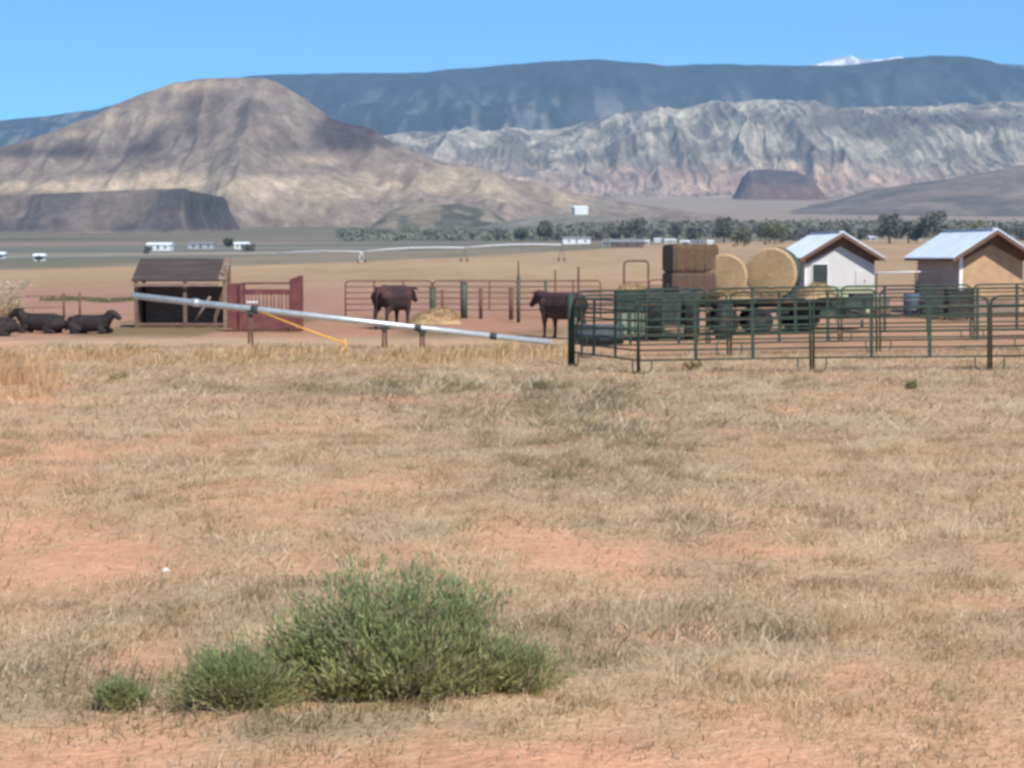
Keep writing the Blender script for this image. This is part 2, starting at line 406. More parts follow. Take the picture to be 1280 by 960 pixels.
Z = Z + (fbm(X / 60, Y / 60, 106, 3) - 0.5) * 14 * (1 - 0.5 * sstep(0.8, 1, s))
Z = np.where(Y > 9400, zt - (Y - 9400) * 0.03, Z)
px_, py_ = proj(X, Y, Z)
pale = np.clip(sstep(0.50, 0.70, fbm(X / 38, Y / 420, 103, 5)) * sstep(95, 150, py_) + 0.35 * blobs(px_, py_, [(790, 145, 90, 18, 1), (1130, 110, 60, 20, .7), (1180, 148, 110, 10, 1.0)]), 0, 1)
col = mix(np.array([0.016, 0.032, 0.046])[None, None], np.array([0.17, 0.165, 0.155])[None, None], pale * 0.85)  # forest tone with the blue of distant haze mixed into its colour
col = col * (0.45 + 1.1 * fbm(X / 45, Y / 90, 108, 3))[..., None]
tag(grid_mesh('plateau_hills', X, Y, Z, col, M['terrain']), kind='structure')

# pale fluted badlands
X, Y = hill_grid(380, 1800, 1100, 4900, 7500, 260, 7000)
pxr = 640 + F * X / 6800
topp = skyline([(380, 185), (480, 166), (560, 163), (640, 161), (700, 158), (760, 148), (800, 139), (860, 132), (900, 128), (960, 122), (1010, 126), (1060, 136), (1100, 134), (1180, 132), (1240, 128), (1400, 132), (1800, 140)], pxr)
topp = topp + 10 * (fbm(X / 90, X * 0 + 2, 111, 4) - 0.5)
s = np.clip((Y - 5000) / (7050 - 5000), 0, 1)
base = np.interp(Y, _LD, _LZ)
zt = zof(topp, 7050)
wob = 0.8 * (fbm(X / 260, Y / 260, 112, 3) - 0.5)
fl1 = ridged(X / 170 + wob, Y / 1100, 113, 2); fl2 = ridged(X / 36 + 3.0 * wob, Y / 420, 117, 3, 0.62)
shape = 0.38 * sstep(0.0, 1.0, s) + 0.62 * sstep(0.38, 0.96, s + 0.16 * (fl1 - 0.5))
Z = base - 8 + (zt - base + 8) * shape
amp = np.clip(s * 3, 0, 1) * (1 - 0.85 * sstep(0.90, 1.0, s))
Z = Z - (1 - fl1) * 14 * amp - (1 - fl2) * 23 * amp * sstep(0.1, 0.4, s)
Z = np.where(Y > 7050, zt - (Y - 7050) * 0.3, Z)
px_, py_ = proj(X, Y, Z)
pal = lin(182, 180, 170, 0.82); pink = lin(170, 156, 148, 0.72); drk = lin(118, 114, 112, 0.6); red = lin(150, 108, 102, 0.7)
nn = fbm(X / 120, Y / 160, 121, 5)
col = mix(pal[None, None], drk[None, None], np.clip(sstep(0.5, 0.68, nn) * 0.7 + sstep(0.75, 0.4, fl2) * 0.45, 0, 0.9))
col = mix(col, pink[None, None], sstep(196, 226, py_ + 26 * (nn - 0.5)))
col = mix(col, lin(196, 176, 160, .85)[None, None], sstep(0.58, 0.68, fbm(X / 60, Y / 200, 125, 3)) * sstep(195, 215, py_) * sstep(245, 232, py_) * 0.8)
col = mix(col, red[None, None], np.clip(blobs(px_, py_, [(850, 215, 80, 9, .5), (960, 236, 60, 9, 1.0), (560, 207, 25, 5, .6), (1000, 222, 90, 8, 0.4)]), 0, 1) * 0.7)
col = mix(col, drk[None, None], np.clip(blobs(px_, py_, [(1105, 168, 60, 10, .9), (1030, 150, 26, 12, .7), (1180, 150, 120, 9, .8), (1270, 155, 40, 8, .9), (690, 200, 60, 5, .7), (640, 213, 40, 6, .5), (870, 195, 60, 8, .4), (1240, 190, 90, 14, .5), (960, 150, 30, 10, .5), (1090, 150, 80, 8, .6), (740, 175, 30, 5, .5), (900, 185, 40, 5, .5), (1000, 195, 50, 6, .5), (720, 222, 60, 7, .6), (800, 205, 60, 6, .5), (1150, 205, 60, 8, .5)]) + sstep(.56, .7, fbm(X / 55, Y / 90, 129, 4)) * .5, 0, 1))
streak = .6 * fbm(X / 11 + 2 * wob, Y / 120, 128, 3) + .4 * fbm(X / 24, Y / 40, 130, 3)  # colour alone draws dark crevice shade finer than the modelled flutes
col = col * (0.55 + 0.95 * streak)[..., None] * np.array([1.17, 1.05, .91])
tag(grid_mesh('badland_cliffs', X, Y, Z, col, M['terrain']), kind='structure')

# tan butte on the left
X, Y = hill_grid(-520, 900, 560, 2250, 4300, 230, 3200)
pxr = 640 + F * X / 3250
top = skyline([(-520, 262), (-260, 226), (-60, 195), (0, 184), (40, 174), (70, 165), (100, 152), (130, 140), (180, 118), (215, 105), (250, 99), (290, 96), (330, 97), (350, 103), (372, 116), (400, 138), (430, 152), (470, 168), (505, 184), (540, 196), (600, 212), (660, 226), (720, 240), (800, 256), (900, 270)], pxr)
top = top + sstep(330, 420, pxr) * sstep(760, 560, pxr) * (9 * (fbm(X / 34, X * 0 + 9, 145, 4) - .5) + 5 * np.sin(X / 17.0) * (fbm(X / 60, X * 0, 146, 2) - .3))
base = gz(X, Y)
zt = np.maximum(zof(top, 3250), base[:, :] * 0 + np.interp(3250, _LD, _LZ))
s = np.clip((Y - 2350) / (3250 - 2350), 0, 1)
H = np.maximum(zt - base, 0)
gul2 = ridged(X / 62 + .8 * fbm(X / 120, Y / 200, 137, 2), Y / 330, 138, 3)
wx = X + 90 * (fbm(X / 300, Y / 300, 131, 3) - 0.5)
sp = ridged(wx / 230 + 0.35, Y / 1000 + 3, 133, 3, 0.5)
shape = s ** 1.45 * 0.45 + 0.55 * sstep(0.22, 1.0, s)
Z = base - 3 + (H + 3) * shape
Z = Z - (1 - sp) * 75 * np.clip(s * 2.2, 0, 1) * (1 - sstep(0.78, 1.0, s)) * np.clip(H / 150, 0, 1)
Z = Z - (1 - gul2) * 17 * np.clip(s * 3, 0, 1) * (1 - sstep(0.85, 1.0, s)) * np.clip(H / 100, 0, 1)
Z = Z + (fbm(X / 40, Y / 60, 136, 4) - 0.5) * 16 * np.clip(s * 3, 0, 1) * (1 - 0.6 * sstep(0.9, 1, s)) * np.clip(H / 60, 0, 1)
back = Y > 3250
Z = np.where(back, np.maximum(zt - (Y - 3250) * 0.32, base - 3), Z)
Z = np.maximum(Z, base - 3)
px_, py_ = proj(X, Y, Z)
nn = fbm(X / 70, Y / 110, 141, 5)
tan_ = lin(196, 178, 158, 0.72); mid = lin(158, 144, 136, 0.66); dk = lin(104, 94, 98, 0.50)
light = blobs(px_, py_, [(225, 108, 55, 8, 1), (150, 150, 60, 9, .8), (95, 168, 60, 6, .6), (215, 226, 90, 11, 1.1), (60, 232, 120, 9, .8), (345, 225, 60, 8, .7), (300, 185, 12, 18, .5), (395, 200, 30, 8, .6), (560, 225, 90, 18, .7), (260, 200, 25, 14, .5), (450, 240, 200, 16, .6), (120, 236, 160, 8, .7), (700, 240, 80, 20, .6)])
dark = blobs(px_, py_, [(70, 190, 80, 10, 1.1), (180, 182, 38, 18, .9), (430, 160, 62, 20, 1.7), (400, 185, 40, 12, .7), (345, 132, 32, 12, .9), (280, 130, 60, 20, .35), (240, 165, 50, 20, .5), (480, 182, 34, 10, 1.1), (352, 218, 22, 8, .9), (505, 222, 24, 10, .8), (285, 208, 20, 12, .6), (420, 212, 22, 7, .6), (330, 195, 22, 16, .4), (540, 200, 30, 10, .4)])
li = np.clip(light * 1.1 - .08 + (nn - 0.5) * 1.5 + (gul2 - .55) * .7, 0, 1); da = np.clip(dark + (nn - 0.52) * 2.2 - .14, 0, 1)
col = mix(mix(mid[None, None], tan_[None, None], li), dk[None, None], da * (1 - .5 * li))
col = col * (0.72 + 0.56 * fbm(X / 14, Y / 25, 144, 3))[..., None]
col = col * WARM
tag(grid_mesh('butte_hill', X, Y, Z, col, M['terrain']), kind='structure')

# low dark mesa, left
X, Y = hill_grid(-420, 262, 330, 1930, 2420, 90, 2000)
pxr = 640 + F * X / 2000
base = gz(X, Y)
top = zof(skyline([(-420, 246), (-60, 245), (60, 243), (150, 238), (235, 236), (262, 236)], pxr), 2060)
edgex = (243 - 640) / F * 2040
front = 2010 + 24 * (fbm(X / 60, X * 0, 151, 3) - 0.5)
d = np.minimum(np.minimum(Y - front + 40, (edgex + 5 - X + 8 * (fbm(Y / 30, Y * 0, 155, 2) - .5)) * 4.5), 2400 - Y)
shape = sstep(-6, 62, d) * 0.72 + 0.28 * sstep(44, 56, d)
Z = base - 2 + (top - base + 2) * shape - (1 - ridged(X / 26, Y / 90, 157, 3)) * 5 * np.clip(d / 40, 0, 1) * (1 - sstep(50, 70, d))
px_, py_ = proj(X, Y, Z)
nn = fbm(X / 40, Y / 60, 159, 4)
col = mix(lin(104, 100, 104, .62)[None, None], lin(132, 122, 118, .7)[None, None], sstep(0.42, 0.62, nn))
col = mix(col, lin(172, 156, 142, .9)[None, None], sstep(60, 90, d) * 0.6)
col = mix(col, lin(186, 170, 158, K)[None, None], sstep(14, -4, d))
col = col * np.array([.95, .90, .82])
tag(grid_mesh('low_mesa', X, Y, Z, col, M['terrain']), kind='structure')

# grey-brown slope at the right, red mound, and small knolls
def mound(name, pxa, pxb, Yc, dy, pts, colf, rough=8, seed=1, foot=3):
    X, Y = hill_grid(pxa, pxb, 200, Yc - dy, Yc + dy, 80, Yc)
    pxr = 640 + F * X / Yc
    top = zof(skyline(pts, pxr), Yc); base = gz(X, Y)
    s = np.clip(1 - np.abs(Y - Yc) / dy, 0, 1)
    Z = base - foot + np.maximum(top - base + foot, 0) * (0.5 * s + 0.5 * sstep(0.1, 0.9, s)) + rough * (ridged(X / (dy * 0.35), Y / (dy * 0.7), seed, 4) - 0.6) * s * (1.2 - s)
    px_, py_ = proj(X, Y, Z)
    tag(grid_mesh(name, X, Y, Z, colf(X, Y, Z, px_, py_) * WARM * (.7 + .6 * fbm(X / (dy * .12), Y / (dy * .2), seed + 9, 4))[..., None], M['terrain']), kind='structure')
g1 = lin(140, 128, 122, .78); g2 = lin(122, 116, 112, .66)
mound('grey_foothill', 930, 1800, 4300, 1000, [(930, 270), (985, 262), (1040, 252), (1085, 236), (1120, 232), (1180, 224), (1240, 212), (1290, 203), (1400, 192), (1800, 185)],
      lambda X, Y, Z, a, b: mix(g1[None, None], g2[None, None], sstep(.4, .62, fbm(X / 90, Y / 130, 171, 4))), 26, 173, 6)
mound('red_mound', 905, 1030, 5480, 190, [(905, 256), (916, 248), (926, 222), (934, 213), (960, 211), (995, 214), (1012, 222), (1024, 240), (1030, 252)],
      lambda X, Y, Z, a, b: mix(lin(104, 92, 94, .6)[None, None], lin(136, 108, 102, .56)[None, None], sstep(224, 238, b + 10 * (fbm(X / 30, Y / 30, 7, 3) - .5))), 14, 175, 6)
mound('dark_knoll', 470, 640, 2350, 150, [(470, 278), (490, 262), (520, 253), (570, 254), (610, 262), (640, 280)],
      lambda X, Y, Z, a, b: mix(lin(112, 112, 104, .6)[None, None], lin(150, 140, 128, .75)[None, None], sstep(.42, .62, fbm(X / 25, Y / 40, 177, 4))), 5, 178, 2)

# ------------------------------------------------------------------ DRY GRASS (stuff)
def blades(x, y, z, h, w, col, lean=0.5, bend=False, rng=RNG):
    n = len(x); th = rng.uniform(0, 2 * np.pi, n); ph = rng.uniform(0, 2 * np.pi, n)
    le = np.abs(rng.normal(0, lean, n)) * h
    dx, dy = np.cos(th) * w / 2, np.sin(th) * w / 2
    lx, ly = np.cos(ph) * le + 0.25 * h, np.sin(ph) * le
    if not bend:
        v = np.stack([np.stack([x - dx, y - dy, z], 1), np.stack([x + dx, y + dy, z], 1), np.stack([x + lx, y + ly, z + h], 1)], 1)
        t = np.arange(3 * n).reshape(n, 3); c = np.repeat(col, 3, 0)
        return v.reshape(-1, 3), t, c
    m = 0.6
    v = np.stack([np.stack([x - dx, y - dy, z], 1), np.stack([x + dx, y + dy, z], 1),
                  np.stack([x - dx * .7 + lx * .3, y - dy * .7 + ly * .3, z + h * m], 1), np.stack([x + dx * .7 + lx * .3, y + dy * .7 + ly * .3, z + h * m], 1),
                  np.stack([x + lx, y + ly, z + h * (1 - 0.25 * rng.random(n))], 1)], 1)
    k = (np.arange(n) * 5)[:, None]
    t = np.stack([k + [0, 1, 3], k + [0, 3, 2], k + [2, 3, 4]], 1).reshape(-1, 3)
    return v.reshape(-1, 3), t, np.repeat(col, 5, 0)
def scatter_band(y0, y1, n, hmul, wid, bend):
    y = np.sqrt(RNG.uniform(y0 ** 2, y1 ** 2, n)); x = RNG.uniform(-1, 1, n) * (0.33 * y + 5.0)
    px, py = proj(x, y, 0 * x)
    b, w = bare_weed(x, y, px, py)
    cl = fbm(x * 2.6, y * 2.0, 201, 3); big = fbm(x * 0.7, y * 0.5, 205, 3)
    pr = (1 - 0.90 * b) * (0.55 + 0.9 * sstep(0.38, 0.70, cl))
    keep = RNG.random(n) < pr * 0.55
    keep &= ~((px > 725) & (py < 444)) & ~((py < 420) & (px < 725))
    x, y, b, w, cl, big, py = x[keep], y[keep], b[keep], w[keep], cl[keep], big[keep], py[keep]
    m = len(x)
    h = hmul * (0.025 + 0.075 * RNG.random(m) ** 2.5 + 0.05 * sstep(.6, .8, cl)) * (0.75 + 0.6 * big)
    r = RNG.random(m)[:, None]
    straw = lin(214, 188, 150, .9) * (1 - r) + lin(190, 160, 126, .9) * r
    wd = lin(150, 142, 108, .85) * (1 - r) + lin(116, 116, 82, .85) * r
    col = straw * (1 - (w * 0.75)[:, None]) + wd * (w * 0.75)[:, None]
    h = h * (1 + 0.7 * sstep(.45, .9, w))
    tuft = sstep(.60, .72, fbm(x * 1.3 + 40, y * .8, 261, 3)) * (1 - b); h = h * (1 + .5 * tuft)
    col = col + (lin(236, 214, 178, .95) - col) * (tuft * .75)[:, None]
    bright = (RNG.random(m) < 0.05 * (1 + 3 * sstep(.5, .7, big)))
    col[bright] = lin(238, 220, 190, .95)
    return blades(x, y, gz(x, y) - 0.005, h, wid * (0.6 + 0.8 * RNG.random(m)), col, 1.5, bend)
parts = [scatter_band(8.2, 15, 270000, 0.85, 0.007, True), scatter_band(15, 27, 310000, 1.0, 0.013, False), scatter_band(27, 54, 300000, 1.15, 0.024, False)]
V, T, CC = [], [], []; off = 0
for v, t, c in parts:
    V.append(v); T.append(t + off); CC.append(c); off += len(v)
tag(tri_mesh('dry_grass', np.concatenate(V), np.concatenate(T), np.concatenate(CC), M['grass']),
    'short matted straw coloured grass over the pasture floor', 'grass', kind='stuff')
# tall pale fringe in front of the pole
n = 20000
px = RNG.uniform(-60, 735, n); Yd = RNG.uniform(44.5, 50.5, n)
x = (px - 640) / F * Yd; y = Yd
cl = fbm(x * 1.1, y * 0.8, 221, 3)
k = RNG.random(n) < sstep(0.42, 0.66, cl) * (0.35 + 0.65 * sstep(80, 160, px)); x, y, cl = x[k], y[k], cl[k]; m = len(x)
r = RNG.random(m)[:, None]
v, t, c = blades(x, y, gz(x, y) - 0.01, (0.08 + 0.26 * RNG.random(m) ** 1.5) * (0.4 + 0.9 * sstep(.45, .75, cl)), 0.022 + 0.025 * RNG.random(m), lin(234, 206, 162, .95) * (1 - r) + lin(206, 172, 128, .9) * r, 0.5, True)
tag(tri_mesh('tall_dry_grass', v, t, c, M['grass']), 'fringe of taller golden dry grass in front of the long silver pole', 'grass', kind='stuff')
n = 9000
px = RNG.uniform(-70, 78, n); Yd = RNG.uniform(30.5, 43, n)
x = (px - 640) / F * Yd; y = Yd; r = RNG.random(n)[:, None]
k = RNG.random(n) < sstep(.40, .66, fbm(x * 1.4, y * .8, 231, 3)) * sstep(95, 20, px + 40 * (fbm(y * .7, x * .5, 233, 2) - .5)) * sstep(30, 36, Yd + 4 * (fbm(x * 1.5, y * 0, 235, 2) - .5)); x, y, r = x[k], y[k], r[k]; m = len(x)
v, t, c = blades(x, y, gz(x, y) - 0.01, (.10 + .40 * RNG.random(m) ** 1.6) * sstep(29, 38, y), .018 + .02 * RNG.random(m), lin(234, 200, 154, .95) * (1 - r) + lin(214, 174, 132, .92) * r, 0.4, True)
tag(tri_mesh('tall_straw_patch', v, t, c, M['grass']), 'patch of taller orange tan straw at the left frame edge', 'grass', kind='stuff')
# green ditch strip behind the lying cows
n = 5000
px = RNG.uniform(50, 168, n); pyy = 373.5 + 3.5 * RNG.random(n) + 1.2 * np.sin(px / 17); Yd = 2.5 * F / (pyy - 321); kq = fbm(px / 9, Yd / 9, 5, 3) > .40; px, Yd = px[kq], Yd[kq]; n = len(px)
x = (px - 640) / F * Yd; y = Yd; r = RNG.random(n)[:, None]
v, t, c = blades(x, y, gz(x, y) - 0.01, 0.06 + 0.14 * RNG.random(n), 0.04 + 0.04 * RNG.random(n), lin(134, 134, 94, .8) * (1 - r) + lin(156, 146, 110, .8) * r, 0.4)
tag(tri_mesh('green_grass_strip', v, t, c, M['grass']), 'thin strip of greener grass crossing the field behind the resting cattle', 'grass', kind='stuff')

# ------------------------------------------------------------------ SHRUBS
def shrub(label, loc, rx, ry, h, n, cat='shrub', tint=(1, 1, 1), group=None, name='green_shrub', seed=1, wid=0.010, lobes=None):
    rng = np.random.default_rng(seed)
    root = thing(name, label, cat, loc, 0, group)
    lobes = lobes or [(0, 0, 1, 1)]
    Vs, Ts, Cs = [], [], []; off = 0
    tot = sum(q[3] for q in lobes)
    stems = []
    for (cx, cy, hh, sz) in lobes:
        m = int(n * sz / tot); ns = max(25, int(m / 34))
        q = np.sqrt(rng.random(ns)) * .5; a0 = rng.uniform(0, 2 * np.pi, ns)
        rx0 = cx + np.cos(a0) * q * rx * sz; ry0 = cy + np.sin(a0) * q * ry * sz
        th = np.clip(np.abs(rng.normal(0, .78, ns)), 0, 1.38); az_ = a0 + rng.normal(0, .7, ns)
        reach = h * hh * rng.uniform(.3, 1.12, ns) ** .8 / np.maximum(np.cos(th * .62), .35)
        hor = np.minimum(np.sin(th) * reach, rx * sz * rng.uniform(.7, 1.35, ns))
        tx = rx0 + np.cos(az_) * hor; ty = ry0 + np.sin(az_) * hor * ry / rx; tz = np.maximum(np.cos(th) * reach, .06 * h)
        stems += [((rx0[k], ry0[k], -.02), ((rx0[k] + tx[k]) / 2 * .55 + rx0[k] * .0 + tx[k] * .45 * .5 + rx0[k] * .225, (ry0[k] + ty[k]) / 2 * .55 + ty[k] * .225 + ry0[k] * .225, tz[k] * .42), (tx[k], ty[k], tz[k])) for k in range(0, ns, 3)]
        si = rng.integers(0, ns, m); t = rng.uniform(.12, 1.0, m) ** .8
        px_ = rx0[si] + (tx[si] - rx0[si]) * t ** 1.15; py_ = ry0[si] + (ty[si] - ry0[si]) * t ** 1.15; pz_ = tz[si] * t ** .92
        jit = rng.normal(0, .016 + .02 * h, (m, 3))
        B = np.stack([px_, py_, pz_], 1) + jit; B[:, 2] = np.maximum(B[:, 2], 0.005)
        d = np.stack([tx[si] - rx0[si], ty[si] - ry0[si], tz[si]], 1); d /= np.linalg.norm(d, axis=1, keepdims=True)
        d = d + rng.normal(0, .42, (m, 3)); d[:, 2] += .25; d /= np.linalg.norm(d, axis=1, keepdims=True)
        L = .03 + .07 * rng.random((m, 1)) ** 2; L = L * (.6 + .5 * h)
        sd = np.cross(d, rng.normal(0, 1, (m, 3))); sd /= np.linalg.norm(sd, axis=1, keepdims=True)
        w = wid * (0.6 + 0.9 * rng.random((m, 1)))
        Mid = B + d * L * 0.55 + sd * w * 0.5
        Vv = np.stack([B - sd * w * .4, Mid - sd * w * .6, B + d * L, Mid + sd * w * .6], 1)
        k = (np.arange(m) * 4)[:, None]
        Tt = np.stack([k + [0, 3, 1], k + [1, 3, 2]], 1).reshape(-1, 3)
        r = rng.random((m, 1)); srnd = rng.random(ns)[si][:, None]
        hz_ = np.clip(pz_ / h, 0, 1)[:, None]
        c = (np.array([0.265, 0.335, 0.15]) * hz_ + np.array([0.33, 0.315, 0.13]) * (1 - hz_)) * (0.75 + .25 * r + .35 * srnd)
        drys = (rng.random(ns) < .14)[si]; c[drys] = np.array([0.36, 0.30, 0.19]) * (.8 + .4 * r[drys])
        c = c * np.array(tint)
        Vs.append(Vv.reshape(-1, 3)); Ts.append(Tt + off); Cs.append(np.repeat(c, 4, 0)); off += 4 * m
    tri_mesh('foliage', np.concatenate(Vs), np.concatenate(Ts), np.concatenate(Cs), M['bushleaf'], root)
    st = MB()
    for q in stems: st.tube(q, [.0045, .0035, .0015], 4)
    if len(stems) >= 12: st.build('stem', M['trunk'], root)
    return root
b0 = gp(478, 862)
shrub('large domed green bush in the foreground soil', b0, .64, .5, .68, 44000, seed=3, wid=.008, lobes=[(-0.02, .12, 1.0, .72), (-.36, .12, .62, .46), (.28, .12, .90, .56), (.16, -.18, .62, .5), (-.12, -.2, .42, .42), (.48, -.05, .55, .4)])
shrub('medium green bush just left of the large bush', gp(292, 882), .29, .25, .31, 16000, seed=5, wid=.0055, tint=(.95, .95, .9), lobes=[(0, 0, 1, 1), (.12, .05, .7, .7)])
shrub('small faint green bush against the right side of the large bush', gp(645, 862), .25, .2, .27, 7000, seed=8, wid=.0055, tint=(1.05, 1, .95))
shrub('tiny dark green tuft, leftmost of the foreground bushes', gp(152, 886), .125, .1, .15, 3000, seed=9, wid=.0055, tint=(.9, .9, .85))
shrub('low dark weed clump left of the fringe of tall grass', gp(150, 474), .34, .28, .13, 420, 'weed', (1.3, 1.05, 1.1), name='dry_weed', seed=12, wid=.03)
shrub('small dark weed alone in the grass left of the corral corner', gp(673, 487), .13, .12, .13, 500, 'weed', (.9, .75, .8), name='dry_weed', seed=13, wid=.025)
shrub('small dark weed alone in the grass under the right fence panels', gp(1137, 486), .12, .12, .12, 500, 'weed', (.9, .8, .8), name='dry_weed', seed=14, wid=.025)
shrub('brownish weed clump at the foot of the green fence below the square bales', gp(866, 466), .22, .18, .24, 700, 'weed', (1.6, 1.15, 1.15), name='dry_weed', seed=15, wid=.025)
lp = gp(207, 714)
tag(MB().box((0, 0, .012), (.075, .05, .03), taper=.6).build('pale_stone', M['concrete'], None, .012), 'small white stone lying on the orange soil at left', 'stone').location = lp

# ------------------------------------------------------------------ GREEN CORRAL PANELS
PL = 3.62
def make_panel(label, mats, group, name='fence_panel', nr=7, H=1.55, low=0.30, foot=True, tr=.024, sr=.034):
    root = thing(name, label, 'fence panel', (0, 0, 0), 0, group)
    fr = MB(); q = .16
    pts = [(0, 0, 0), (0, 0, H - q)] + [(q - q * math.cos(a), 0, H - q + q * math.sin(a)) for a in (R(30), R(60))] + [(q, 0, H)]
    pts += [(PL - q, 0, H)] + [(PL - q + q * math.sin(a), 0, H - q + q * math.cos(a)) for a in (R(30), R(60))] + [(PL, 0, H - q), (PL, 0, 0)]
    fr.tube(pts, tr * 1.1); fr.build('frame', M[mats], root)
    for k in range(nr - 1):
        z = low + (H - low) * k / (nr - 1)
        MB().tube([(tr, 0, z), (PL - tr, 0, z)], tr * .80, 6).build('rail', M[mats], root)
    for k in (1, 2):
        MB().box((PL * k / 3, 0, (H + low) / 2), (sr * 2.2, .028, H - low)).build('stile', M[mats], root)
    if foot:
        for sx, x0 in ((1, 0), (-1, PL)):
            MB().tube([(x0 + sx * .27, 0, low), (x0 + sx * .27, 0, .12), (x0 + sx * .22, 0, .03), (x0 + sx * .1, 0, .015), (x0, 0, .02)], tr * .7, 6).build('foot', M[mats], root)
    return root
def put(o, A, Bp):
    d = Vector(Bp) - Vector(A); o.location = A; L = math.hypot(d.x, d.y)
    o.rotation_euler = (0, -math.atan2(d.z, L), math.atan2(d.y, d.x))
def panel_run(A, Bp, n): return [(A.lerp(Bp, k / n)) for k in range(n + 1)]
def snap(p): return Vector((p.x, p.y, float(gz(p.x, p.y))))
GRP = 'green corral panels'
gpan = make_panel('green tube fence panel forming the front of the corral, below the hay bales', 'green_paint', GRP)
A = gp(799, 468)
# front run to the right: 3 panels of PL plus gap
dirv = Vector((gp(1235, 463).x - A.x, gp(1235, 463).y - A.y, 0)).normalized()
nodes = [snap(A + dirv * (PL + .06) * k) for k in range(4)]
labs = ['green tube fence panel at the corral front, running below the square bales', 'green tube fence panel at the corral front, in front of the white shed', 'green tube fence panel at the corral front, cut off by the right frame edge']
for k in range(3):
    o = gpan if k == 0 else copy_tree(gpan)
    put(o, nodes[k], nodes[k + 1]); o['label'] = labs[k]
# left run: one panel going back to the corner post
p1 = None
for th in np.linspace(R(95), R(175), 300):
    q = snap(A + Vector((math.cos(th), math.sin(th), 0)) * (PL + .06))
    qx, _ = proj(q.x, q.y, q.z)
    if qx < 717: p1 = q; break
o = copy_tree(gpan); put(o, A + Vector((-.03, .03, 0)), p1); o['label'] = 'green tube fence panel turned away from the corral front at its left corner'
cp = thing('corner_post', 'thick green post at the left corner of the corral', 'post', p1 + Vector((-.07, 0.06, 0)))
MB().tube([(0, 0, -.1), (0, 0, 1.62)], .065, 10).build('shaft', M['green_paint'], cp); MB().lathe((0, 0, 1.62), [(.066, 0), (.04, .03), (.001, .035)], n=10).build('cap', M['green_paint'], cp)
# rear run of green panels inside
Bk = at(1100, 47.4)
bl = ['green tube fence panel of the inner row, behind the turned corner panel', 'green tube fence panel of the inner row, in front of the dark tractor and barrel', 'green tube fence panel of the inner row, in front of the green hay machine', 'green tube fence panel of the inner row, below the blue barrel and the dark bin', 'green tube fence panel of the inner row, at the right frame edge']
for k in range(-2, 2):
    o = copy_tree(gpan); a = snap(Bk + Vector((k * (PL + .08), 0, 0))); b = snap(Bk + Vector(((k + 1) * (PL + .08), 0, 0)))
    put(o, a, b); o['label'] = bl[k + 3]

Bm = at(1052, 53.5)
bl = ['green tube fence panel of the farthest green row, left of the feeder', 'green tube fence panel of the farthest green row, close in front of the dark tractor', 'green tube fence panel of the farthest green row, in front of the trailer wheels', 'green tube fence panel of the farthest green row, in front of the blue barrel', 'green tube fence panel of the farthest green row, at the right frame edge']
for k in range(-2, 2):
    o = copy_tree(gpan); a = snap(Bm + Vector((k * (PL + .08), 0, 0))); b = snap(Bm + Vector(((k + 1) * (PL + .08), .02, 0)))
    put(o, a, b); o['label'] = bl[k + 3]
# brown back pen
GB = 'brown pipe panels of the rear pen'
bpan = make_panel('brown pipe fence panel', 'brown_pipe', GB, nr=6, H=1.5, low=.3, foot=False, tr=.026, sr=.03)
A0 = at(432, 79); bl = ['leftmost brown pipe panel of the rear pen, behind the black cow', 'brown pipe panel of the rear pen, behind the straw pile', 'brown pipe panel of the rear pen, behind the brown standing cow', 'brown pipe panel of the rear pen, left of the tall bow gate']
cur = A0
ends = [at(541, 79.5), at(648, 79.5), at(752, 79)]
for k in range(3):
    o = bpan if k == 0 else copy_tree(bpan)
    a = cur; e = ends[k]; put(o, a, e); s_ = (Vector(e) - Vector(a)).length / PL
    o.scale = (s_ * .99, 1, 1); o['label'] = bl[k]; cur = e
o = copy_tree(bpan); put(o, at(812, 79.5), at(925, 79.5)); o['label'] = 'brown pipe panel of the rear pen, behind the hay trailer'
def post(name, label, p, h, r, m, cat='post', group=None):
    t = thing(name, label, cat, p, 0, group)
    MB().tube([(0, 0, -.15), (0, 0, h)], r, 8).build('shaft', m, t)
    MB().lathe((0, 0, h), [(r * 1.15, -.02), (r * 1.15, .01), (r * .3, .03), (.001, .03)], n=8).build('cap', m, t)
    return t
post('wooden_post', 'short olive post in the rear pen behind the straw pile', at(541, 77.5), 1.25, .13, M['olive_post'])
post('wooden_post', 'broad olive post in the rear pen right of the straw pile', at(580, 77.5), 1.45, .14, M['olive_post'])
post('steel_post', 'slim red brown post between the two olive posts', at(553, 78), 1.15, .05, M['brown_pipe'])
post('steel_post', 'red brown post right beside the tall pointed post', at(639, 76), 1.25, .09, M['brown_pipe'])
tp = thing('steel_post', 'tall green pointed post left of the brown standing cow', 'post', at(648, 73))
MB().tube([(0, 0, -.1), (0, 0, 1.75)], .07, 8).build('shaft', M['olive_post'], tp); MB().tube([(0, 0, 1.75), (0, 0, 2.35)], .03, 6).build('spike', M['brown_pipe'], tp)
post('steel_post', 'thin dark stake rising just above the brown cow', at(694, 77), 1.95, .035, M['brown_pipe'])
post('steel_post', 'tallest thin pole above the corral corner post', at(723, 72), 2.1, .045, M['brown_pipe'])
post('steel_post', 'stubby dark post behind the back of the brown cow', at(682, 77), 1.55, .06, M['olive_post'])
